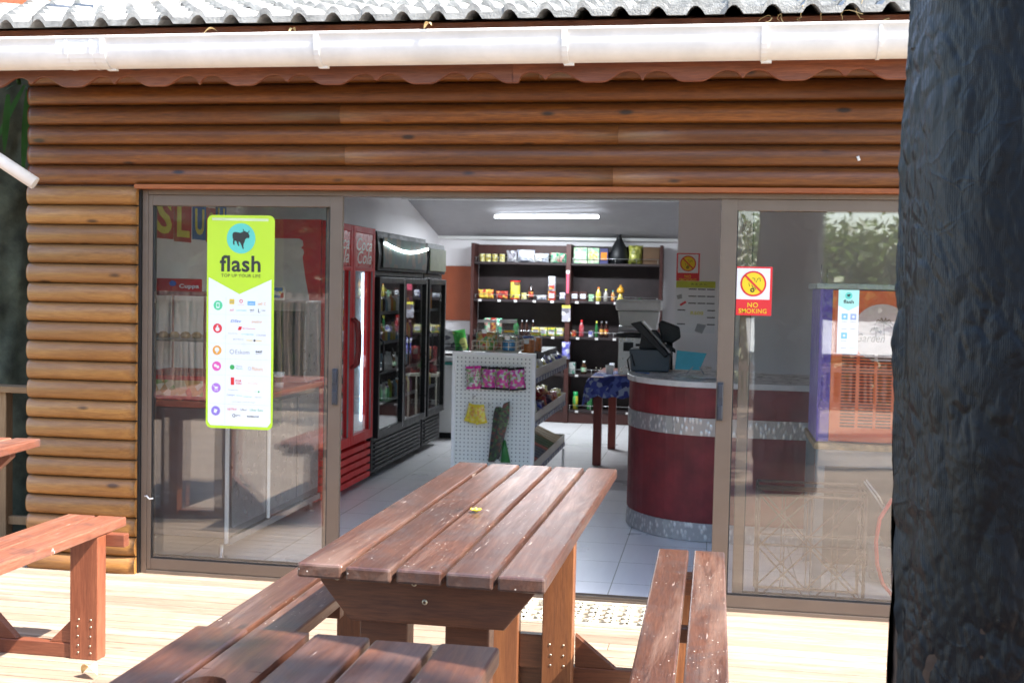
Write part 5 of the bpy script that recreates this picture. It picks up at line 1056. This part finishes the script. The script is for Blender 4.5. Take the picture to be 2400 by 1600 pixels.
# ================================================================== behind the right door
sl2 = thing('slush_machine', 'orange appliance with louvred front and purple side, on a steel table', 'drinks machine', (.85, .85, .787))
b = MB(); b.box(.632, 1.25, .60, .606, .835, 1.60) if False else None
P_('front_panel', ORANGE, sl2, (.618, 1.26, .600, .612, .795, 1.61), bev=.003)
P_('body', PURP, sl2, (.552, 1.26, .613, 1.15, .792, 1.615), bev=.006); P_('side_strip', PURP, sl2, (.552, .617, .598, .6125, .792, 1.615)); P_('top_cap', mat('cap_grey', (.45, .52, .50), .3), sl2, (.53, 1.28, .58, 1.17, 1.616, 1.645), bev=.004)
b = MB()
for c_ in range(5):
    for r_ in range(24): xx = .675+c_*.093; zz = .875+r_*.0168; b.box(xx, xx+.076, .5975, .5998, zz, zz+.0085)
b.build('louvres', mat('slot_dark', (.10, .015, .01), .6), sl2)
b = MB(); b.mt(mat('roundel_pink', (.72, .55, .52), .5)).disc((.878, .5985, 1.385), .155, X, Z, 40); yq = .5972
b.mt(mat('roundel_brown', (.25, .14, .10), .5)).text('Garden  Park', (.745, yq, 1.335), X, Z, .275, .045, .004, .3); b.text('Resort', (.93, yq, 1.305), X, Z, .085, .015, 0, .2)
def stroke(b, p, q, wd, y): p, q = Vector((p[0], y, p[1])), Vector((q[0], y, q[1])); n_ = (q-p).cross(Y).normalized()*wd; b.poly([p-n_, q-n_, q+n_, p+n_])
for (x, z, s_) in ((.885, 1.44, .038), (.845, 1.40, .024)):
    stroke(b, (x+.006, 1.345), (x, z), .0022, yq)
    for a in range(-30, 215, 35): a_ = rad(a); stroke(b, (x, z), (x+s_*math.cos(a_), z+s_*math.sin(a_)*.75), .003, yq); stroke(b, (x+s_*math.cos(a_), z+s_*math.sin(a_)*.75), (x+s_*1.25*math.cos(a_), z+s_*math.sin(a_)*.75-.012), .002, yq)
b.build('roundel', None, sl2)
for x in (.66, 1.18):
    b = MB(); b.lathe((x, .5995, .83), [(.006, 0), (.005, .003)], 8, (0, -1, 0)); b.build('screw', STEEL, sl2)
st2 = thing('steel_table', 'grey steel table with a worn wooden top edge carrying the orange appliance', 'table', (.9, .9, 0))
GS = mat('grey_blue_steel', (.13, .17, .20), .5, .3)
P_('tabletop', mat('worn_ply', (.28, .19, .09), .6, nz=.5, sc=20), st2, (.54, 1.5, .55, 1.25, .755, .789), bev=.002); P_('apron', GS, st2, (.55, 1.5, .56, .59, .665, .754)); P_('leg', GS, st2, (.55, .60, .56, .60, 0, .664)); P_('leg', GS, st2, (.55, .60, 1.2, 1.24, 0, .754)); P_('shelf_panel', BLKP, st2, (.62, 1.5, .95, .97, .05, .66))
tb2 = thing('steel_bucket', 'steel bucket with a rounded rim on the floor under the grey table', 'bucket', (1.02, .75, 0))
b = MB(); b.k = True; b.lathe((1.02, .80, .02), [(0, 0), (.14, 0), (.17, .20), (.178, .205), (.165, .205), (.135, .01), (0, .01)], 28); b.build('pail', STEEL, tb2)
b = MB(); b.tube([(1.02-.175*math.cos(PI*q/12), .80, .22-.10*math.sin(PI*q/12)) for q in range(13)], .004, 6); b.build('handle', STEELD, tb2)
b = MB(); RH = mat('red_hose', (.60, .03, .03), .35); b.tube([(1.02, .42, .56), (.93, .42, .52), (.875, .42, .42), (.86, .42, .30), (.87, .42, .18), (.90, .42, .08), (.95, .42, .02), (1.2, .42, .015)], .011, 10)
tag(b.build('hose', RH, loc=(.9, .42, 0)), 'red hose hanging in a loop behind the right glass door', 'hose')
tg2 = MB(); tg2.tube([(.80, .50, .60), (.86, .50, .52), (.90, .50, .46)], .006, 6); tg2.tube([(.81, .50, .61), (.88, .50, .52), (.91, .50, .46)], .006, 6); tag(tg2.build('tongs', STEEL, loc=(.85, .5, .46)), 'steel tongs hanging below the grey table top', 'tongs')
# folding lattice crate rack standing just inside the door
cr = thing('wire_crate', 'tall brown wire crate with crossed lattice sides behind the right door', 'crate', (.51, .33, 0))
CRB = mat('brown_wire', (.09, .055, .04), .4, .2); x0, x1, y0, y1, z0, z1 = .245, .775, .20, .46, .012, .585
b = MB()
for x in (x0, x1):
    for y in (y0, y1): b.tube([(x, y, z0), (x, y, z1)], .009, 8)
for z in (z0, z1-.03, z1): b.tube([(x0, y0, z), (x1, y0, z), (x1, y1, z), (x0, y1, z)], .007, 8, closed=True)
b.build('frame', CRB, cr)
for nm, yy in (('front_lattice', y0), ('back_lattice', y1)):
    b = MB(); W_ = x1-x0; H_ = z1-z0-.03
    for k_ in range(-1, 3):
        for s_ in (1, -1):
            pts = []
            for q in range(0, 2):
                pass
            xa = x0+W_*(k_/2 if s_ > 0 else (k_)/2); za = z0; xb = xa+s_*W_*.5*2*.5*2; zb = z1-.03
            # clip to frame
            def cl_(xa, za, xb, zb):
                t0, t1 = 0., 1.; dx = xb-xa
                for lim, sg in ((x0, 1), (x1, -1)):
                    if abs(dx) > 1e-9:
                        tt = (lim-xa)/dx
                        if sg*dx > 0: t0 = max(t0, tt)
                        else: t1 = min(t1, tt)
                return None if t0 >= t1-.02 else ((xa+dx*t0, za+(zb-za)*t0), (xa+dx*t1, za+(zb-za)*t1))
            c_ = cl_(xa, za, xb, zb)
            if c_: b.tube([(c_[0][0], yy, c_[0][1]), (c_[1][0], yy, c_[1][1])], .0045, 6)
    for k_ in range(1, 4): xx = x0+W_*k_/4; b.tube([(xx, yy, z0), (xx, yy, z1-.03)], .003, 6)
    b.tube([(x0, yy, (z0+z1)/2), (x1, yy, (z0+z1)/2)], .004, 6); b.build(nm, CRB, cr)
for nm, xx in (('side_bars', x0), ('side_bars', x1)):
    b = MB()
    for k_ in range(1, 6): zz = z0+(z1-z0)*k_/6; b.tube([(xx, y0, zz), (xx, y1, zz)], .004, 6)
    b.build(nm, CRB, cr)
# ================================================================== FLASH POSTER ON THE LEFT GLASS
LM = mat('lime_sticker', (.52, .76, .04), .4, nz=.02); TQ = mat('turquoise_disc', (.13, .62, .52), .4, nz=.02); INK = mat('ink_dark', (.03, .035, .03), .5); PW = mat('poster_white', (.82, .86, .88), .35, nz=.02)
def fx(px, py): return (-2.680+(px-551)*.000822+(.0 if 1 else 0), 1.940-(py-240)*.000772)
yF = -.0222
def fp(px, py, l): q = fx(px, py); return (q[0], yF-l*.0009, q[1])
def rrect(b, px0, py0, px1, py1, r, l, th=0):
    pts = []
    for cxx, cyy, a0 in ((px1-r, py0+r, -90), (px1-r, py1-r, 0), (px0+r, py1-r, 90), (px0+r, py0+r, 180)):
        for q in range(7): a = rad(a0+q*15); pts.append(fp(cxx+r*math.cos(a), cyy+r*math.sin(a), l))
    b.poly(pts[::-1] if False else pts)
fl = thing('flash_poster', 'tall lime green flash poster with a bull emblem on the left glass door', 'poster', (-2.49, -.021, .8))
b = MB(); b.mt(LM); pts = []
for cxx, cyy, a0 in ((1010-40, 240+40, -90), (1010-40, 1710-40, 0), (551+40, 1710-40, 90), (551+40, 240+40, 180)):
    for q in range(8): a = rad(a0+q*90/7); p_ = fx(cxx+40*math.cos(a), cyy+40*math.sin(a)); pts.append((p_[0], p_[1]))
b.prism(pts, (0, yF, 0), X, Z, (0, .0012, 0)); b.build('backing', LM, fl)
b = MB(); b.mt(PW); b.poly([fp(564, 668, 1), fp(776, 780, 1), fp(992, 676, 1), fp(996, 1660, 1), fp(975, 1690, 1), fp(585, 1690, 1), fp(566, 1665, 1)][::-1]); b.build('white_panel', None, fl)
b = MB(); b.mt(mat('sheen_strip', (.66, .78, .45), .25)); b.poly([fp(584, 258, 1), fp(584, 276, 1), fp(968, 280, 1), fp(968, 262, 1)]); b.build('top_strip', None, fl)
em = MB(); em.mt(TQ); em.disc(fp(783, 398, 1), .080, X, Z, 40); em.mt(INK)
bull = [(724, 372), (730, 360), (742, 356), (780, 361), (800, 352), (808, 349), (818, 355), (829, 358), (842, 381), (838, 396), (822, 395), (812, 405), (808, 420), (801, 434), (800, 450), (803, 466), (795, 467), (789, 450), (783, 437), (776, 424), (768, 419), (768, 434), (773, 447), (766, 449), (757, 434), (753, 419), (742, 412), (738, 424), (740, 440), (732, 441), (728, 424), (730, 404), (726, 396)]
def ex(p): return (783+(p[0]-783)*1.0, 398+(p[1]-398)*1.04)
em.poly([fp(*ex(p), 2.2) for p in bull][::-1])
for seg in (((806, 352), (799, 345), (798, 335)), ((828, 359), (836, 354), (838, 343))):
    for p, q in zip(seg[:-1], seg[1:]): stroke(em, fx(*p), fx(*q), .0022, yF-.0021)
em.build('bull_emblem', None, fl)
def ft(b, s, px0, py0, px1, py1, l=2, bold=.0, shear=0.): q = fp(px0, py1, l); b.text(s, q, X, Z, (px1-px0)*.000822, (py1-py0)*.000772, bold, shear)
b = MB(); b.mt(INK); ft(b, 'flash', 640, 514, 918, 628, 1.5, .022); ft(b, 'TOP UP YOUR LIFE', 650, 642, 918, 664, 1.5, 0); b.build('title', None, fl)
ic = [((.10, .62, .30), 630, 860), ((.72, .05, .06), 628, 1018), ((.80, .38, .06), 626, 1170), ((.75, .12, .42), 624, 1280), ((.45, .20, .65), 622, 1430), ((.30, .22, .65), 620, 1590)]
for k_, (c_, px, py) in enumerate(ic):
    b = MB(); mm = mat(f'icon_ink_{k_}', c_, .4, nz=.02); b.mt(mm); b.disc(fp(px, py, 2), .0255, X, Z, 28); b.mt(PW); y_ = 3
    if k_ == 0: rrect(b, px-11, py-19, px+11, py+19, 4, y_); b.mt(mm); rrect(b, px-7, py-13, px+7, py+11, 2, y_+.6)
    elif k_ == 1: b.disc(fp(px, py+6, y_), .0115, X, Z, 16); b.poly([fp(px-5, py-20, y_), fp(px-4, py-4, y_), fp(px+4, py-4, y_), fp(px+5, py-20, y_)])
    elif k_ == 2: b.disc(fp(px, py-4, y_), .0125, X, Z, 16); b.poly([fp(px-6, py+8, y_), fp(px-4, py+20, y_), fp(px+4, py+20, y_), fp(px+6, py+8, y_)])
    elif k_ == 3: b.disc(fp(px-8, py-4, y_), .008, X, Z, 14); b.disc(fp(px+9, py+5, y_), .008, X, Z, 14); stroke(b, fx(px-8, py-4), fx(px+9, py+5), .004, yF-.0028)
    elif k_ == 4: b.poly([fp(px-12, py-8, y_), fp(px-8, py+8, y_), fp(px+10, py+8, y_), fp(px+14, py-8, y_)]); stroke(b, fx(px-12, py-8), fx(px-19, py-16), .002, yF-.0028); b.disc(fp(px-6, py+16, y_), .003, X, Z, 8); b.disc(fp(px+8, py+16, y_), .003, X, Z, 8)
    else: b.poly([fp(px-8, py-14, y_), fp(px-12, py+10, y_), fp(px+4, py+16, y_), fp(px+13, py-8, y_)])
    b.build('icon', None, fl)
cI = {'r': SR, 'b': mat('ink_blue', (.05, .15, .5), .5), 's': mat('ink_sky', (.15, .45, .8), .5), 'k': INK, 'o': mat('ink_orange', (.80, .42, .12), .5), 't': mat('ink_teal', (.12, .5, .4), .5), 'g': mat('ink_grey', (.35, .37, .40), .5), 'y': SY, 'n': mat('ink_green', (.05, .4, .1), .5)}
b = MB()
def tx(c_, s, *a, **k): b.mt(cI[c_]); ft(b, s, *a, **k)
b.mt(SY); rrect(b, 708, 815, 742, 850, 3, 2); tx('b', 'GO', 712, 826, 738, 842, l=3)
b.mt(SR); b.ring(fp(788, 828, 2), .006, .0095, X, Z, 18); tx('r', 'mobile', 768, 848, 808, 854)
b.mt(cI['s']); b.poly([fp(832, 827, 2), fp(832, 855, 2), fp(884, 855, 2), fp(884, 827, 2)]); b.mt(PW); ft(b, 'telkom', 838, 835, 878, 848, 3)
tx('o', 'cell C', 902, 832, 958, 852, bold=.01); tx('r', 'ask', 710, 880, 740, 897, shear=.3); tx('t', 'connect', 755, 886, 825, 896); tx('k', 'eezi', 848, 880, 876, 892, bold=.02); tx('g', 'DATA', 850, 894, 874, 901); tx('k', 'top', 928, 884, 954, 894); b.mt(INK); stroke(b, fx(907, 878), fx(907, 902), .0018, yF-.0028); stroke(b, fx(907, 902), fx(918, 902), .0012, yF-.0028)
tx('b', 'DStv', 718, 956, 790, 975, bold=.01, shear=.2); tx('o', 'payjoy', 862, 958, 932, 978, bold=.01)
b.mt(SR); b.poly([fp(775, 1002, 2), fp(766, 1027, 2), fp(788, 1027, 2), fp(797, 1002, 2)]); tx('r', 'Bill Payments', 802, 1010, 886, 1022)
tx('g', 'RentCity', 704, 1046, 768, 1058); tx('t', 'unipay', 792, 1050, 876, 1060, bold=.01); tx('g', 'COURIER', 894, 1053, 960, 1064); tx('g', 'BETWAY', 736, 1086, 808, 1096); b.mt(SY); stroke(b, fx(826, 1096), fx(870, 1096), .0016, yF-.0028); stroke(b, fx(892, 1096), fx(932, 1096), .0016, yF-.0028); b.mt(INK); b.disc(fp(882, 1096, 2), .006, X, Z, 14)
b.mt(cI['g']); b.ring(fp(728, 1177, 2), .009, .0125, X, Z, 20); tx('g', 'Eskom', 752, 1163, 848, 1192); tx('k', 'eezi', 890, 1163, 934, 1178, bold=.03); tx('k', 'power', 892, 1182, 932, 1190)
b.mt(cI['n']); b.disc(fp(731, 1284, 2), .0135, X, Z, 18); tx('g', 'Mama', 757, 1270, 800, 1282); tx('n', 'Money', 757, 1287, 802, 1299); b.mt(cI['g']); b.ring(fp(850, 1290, 2), .007, .009, X, Z, 14); tx('o', 'Mukuru', 868, 1276, 940, 1304)
tx('r', '1', 722, 1354, 746, 1406, bold=.05); tx('r', 'FOR', 756, 1370, 796, 1384, bold=.03); tx('r', 'YOU', 756, 1388, 796, 1402, bold=.03); tx('o', 'free vouchers', 838, 1384, 912, 1396)
tx('g', 'kaspersky', 708, 1436, 776, 1446); tx('o', 'shopping', 796, 1438, 864, 1446); b.mt(cI['n']); b.disc(fp(914, 1448, 2), .005, X, Z, 12); tx('g', 'ok', 884, 1442, 900, 1450)
tx('b', 'CONNEX', 696, 1472, 750, 1482); tx('s', 'airtime', 762, 1474, 800, 1482); tx('s', 'betting', 812, 1480, 866, 1490); tx('g', 'lotto', 890, 1480, 934, 1490); tx('g', 'and many more services', 734, 1518, 890, 1528)
# last rows use crop rows converted to the same scale
tx('r', 'NETFLIX', 702, 1568, 766, 1582, bold=.01); tx('k', 'Uber', 792, 1568, 836, 1582); tx('n', 'Uber Eats', 856, 1568, 944, 1582); b.mt(cI['k']); b.ring(fp(746, 1618, 2), .006, .009, X, Z, 16); tx('k', 'game', 760, 1612, 790, 1624); tx('k', 'ROBLOX', 838, 1614, 918, 1626, bold=.03)
b.build('small_logos', None, fl)
b = MB(); b.mt(mat('hairline', (.6, .64, .64), .5))
for py in (922, 1122, 1228, 1340, 1540): stroke(b, fx(575, py), fx(984, py), .0006, yF-.0015)
stroke(b, fx(684, 800), fx(684, 1680), .0006, yF-.0016); b.build('rule_lines', None, fl)
# small sticker on the right door
b = MB(); x0, x1, z0, z1 = .585, .682, 1.30, 1.61; y_ = -.0218
b.mt(PW).box(x0, x1, y_, y_+.0012, z0, z1); b.mt(mat('mint_head', (.40, .75, .66), .4)).poly([(x0, y_-.0006, z1), (x0, y_-.0006, z1-.075), ((x0+x1)/2, y_-.0006, z1-.10), (x1, y_-.0006, z1-.075), (x1, y_-.0006, z1)])
b.mt(TQ).disc(((x0+x1)/2, y_-.0014, z1-.028), .017, X, Z, 20); b.mt(INK); cx, cz = (x0+x1)/2, z1-.028
b.poly([(cx+(p[0]-783)*.00014, y_-.0022, cz-(p[1]-405)*.00014) for p in bull][::-1]); b.text('flash', (cx-.024, y_-.0014, z1-.066), X, Z, .048, .018, .02)
for (i_, j, m_) in ((0, 0, cI['s']), (1, 0, cI['b']), (0, 1, cI['s'])): b.mt(mat('icon_pale', (.25, .55, .72), .4) if m_ is cI['s'] else mat('icon_lilac', (.36, .45, .68), .4)); xx = x0+.018+i_*.041; zz = z1-.145-j*.092; b.box(xx, xx+.028, y_-.0012, y_-.0003, zz, zz+.030); b.mt(PW); b.disc((xx+.014, y_-.0018, zz+.015), .006, X, Z, 10)
b.mt(cI['g'])
for zz, n_ in ((z1-.155, 2), (z1-.190, 2), (z1-.248, 1), (z1-.284, 2)):
    for i_ in range(n_): b.box(x0+.018+i_*.041, x0+.044+i_*.041, y_-.0010, y_-.0003, zz, zz+.0022)
b.text('R O B L', (x0+.03, y_-.0012, z0+.008), X, Z, .035, .004)
tag(b.build('flash_sticker', None, loc=(x0, y_, z0)), 'small white and mint flash sticker on the right glass door', 'sticker')
# wires on the appliance top (seen as two thin upright rods)
for k_, (x, h) in enumerate(((.555, .10), (.585, .075))):
    b = MB(); b.tube([(x, .62, 1.646), (x, .62, 1.646+h)], .003, 6); tag(b.build('thin_rod', STEEL, loc=(x, .62, 1.646)), ['taller thin upright rod on the orange appliance', 'shorter thin upright rod on the orange appliance'][k_], 'rod')

# ================================================================== BEHIND THE VIEWER (seen in the glass)
PK = wood('picket_wood', (.35, .22, .14), (.5, .36, .26), (.6, .48, .38), 'z', .6, knots=0)
def pickets(x0, x1, y, zb, zt, sp, lab, m=PK):
    f = thing('picket_fence', lab, 'fence', ((x0+x1)/2, y, zb)); b = MB(); x = x0
    while x < x1: b.rn = random.random(); b.box(x, x+sp*.45, y, y+.02, zb, zt+random.uniform(-.01, .01)); x += sp
    b.build('pickets', m, f)
    for z in (zb+.12, zt-.12): b = MB(); b.box(x0, x1, y+.021, y+.06, z, z+.07); b.build('rail', m, f)
pickets(-9, -3.2, -8.4, 0, 1.45, .11, 'tall pinkish picket fence far behind the viewer on the left'); pickets(-3.0, 5.5, -10.9, -.1, .62, .10, 'low picket fence at the far edge of the deck behind the viewer')
gc_ = thing('garden_canopy', 'low white canvas canopy sloping up behind the low picket fence', 'canopy', (3.3, -13, -.5))
b = MB(); b.prism([(-11.6, .72), (-14.4, 1.16), (-14.4, 1.14), (-11.6, .70)], (.50, 0, 0), Y, Z, (6, 0, 0)); b.build('canvas', mat('white_canvas', (.5, .5, .49), .7), gc_)
for x in (.6, 3.4, 6.3):
    for y, h in ((-11.7, .70), (-14.3, 1.12)): b = MB(); b.tube([(x, y, -.5), (x, y, h)], .03, 8); b.build('post', WHT, gc_)
def palm(x, y, r, h, lab, nfr=13, fl_=2.6, seed=1, z0=-.5, lean=.02):
    random.seed(seed); g = thing('palm_tree', lab, 'tree', (x, y, z0)); b = MB(); b.k = True
    prof = [(r*(1.25-.3*(q/40))+.012*(q % 2), (h-z0)*q/40) for q in range(41)]; prof[0] = (r*1.5, 0); b.lathe((x, y, z0), prof, 20, (lean, 0, 1)); b.build('trunk', mat('palm_trunk', (.26, .23, .18), .9, nz=.4, sc=9, bp=.8, bsc=30), g)
    b = MB()
    for k_ in range(nfr): frond(b, (x+lean*h, y, h), 2*PI*k_/nfr+random.uniform(-.2, .2), random.uniform(.1, 1.1), fl_*random.uniform(.8, 1.1), 22, .022, .55, random.uniform(.9, 1.6))
    b.build('fronds', LEAFG, g)
palm(-.33, -9.6, .085, 4.2, 'slim palm nearest the deck edge behind the viewer', seed=2); palm(1.12, -10.0, .11, 3.7, 'palm with a pale trunk right of the slim palm', seed=4, fl_=3.0); palm(4.3, -8.6, .2, 4.2, 'stout palm standing right behind the viewer', seed=5, fl_=3.0)
palm(-4.6, -9.4, .16, 4.4, 'palm behind the tall picket fence on the left', seed=6, fl_=2.8); palm(-13.0, -10.5, .2, 5.2, 'tall palm far behind the tall picket fence', seed=8, fl_=3.2)
def tree(x, y, h, R_, lab, m, seed, n=8000):
    g = thing('leafy_tree', lab, 'tree', (x, y, -.5)); b = MB(); b.tube([(x, y, -.5), (x+.1, y, h*.35), (x-.1, y+.1, h*.6)], [.2, .15, .08], 10)
    rg = random.Random(seed)
    for k_ in range(6): a = k_*1.1; b.tube([(x, y, h*.35+.1*k_), (x+R_*.5*math.cos(a), y+R_*.5*math.sin(a), h*.62+.1*k_)], [.07, .02], 6)
    b.build('trunk', BARK, g); b = MB(); leaves(b, (x, y, h*.62), (R_, R_, h*.40), n, .10, seed); b.build('crown', m, g)
tree(-2.2, -15, 3.0, 2.2, 'dark green tree beyond the fences behind the viewer', LEAFD, 11); tree(2.6, -16.5, 2.9, 2.2, 'sunny yellow green tree beyond the white wall', LEAFY, 12); tree(6.2, -15.5, 3.6, 2.2, 'dark tree at the right beyond the white wall', LEAFD, 13); 
g = thing('shade_tree', 'tall tree with a small high crown right of the deck, shading the nearest table', 'tree', (5.4, -6.3, -.5))
b = MB(); b.tube([(5.6, -6.3, -.5), (5.5, -6.3, 3), (5.0, -6.25, 6.6)], [.17, .13, .07], 10); b.build('trunk', BARK, g)
b = MB(); leaves(b, (4.64, -6.25, 7.65), (1.7, 1.05, 1.0), 2300, .11, 21); b.build('crown', LEAFD, g)
g = thing('hedge', 'added dark hedge out of view, dulling sky reflections in the left glass', 'hedge', (-9.5, -12.6, -.5)); b = MB(); leaves(b, (-9.8, -12.6, 2.0), (6.0, .9, 2.6), 10000, .17, 41); b.build('foliage', LEAFD, g)  # added unseen foliage that blocks sky reflections in the left door glass
b = MB(); b.box(-15.2, -4.6, -12.7, -12.5, -.5, 3.0); b.build('dark_backing', mat('hedge_backing', (.02, .03, .012), .9), g)  # opaque dark slab added so no sky shows between the leaves
b = MB(); leaves(b, (0, -19.5, .9), (15, 1.2, 1.7), 9000, .22, 31); o = b.build('far_wood', LEAFY); o['kind'] = 'stuff'; o['label'] = 'sunny green wood closing the garden'; o['category'] = 'wood'
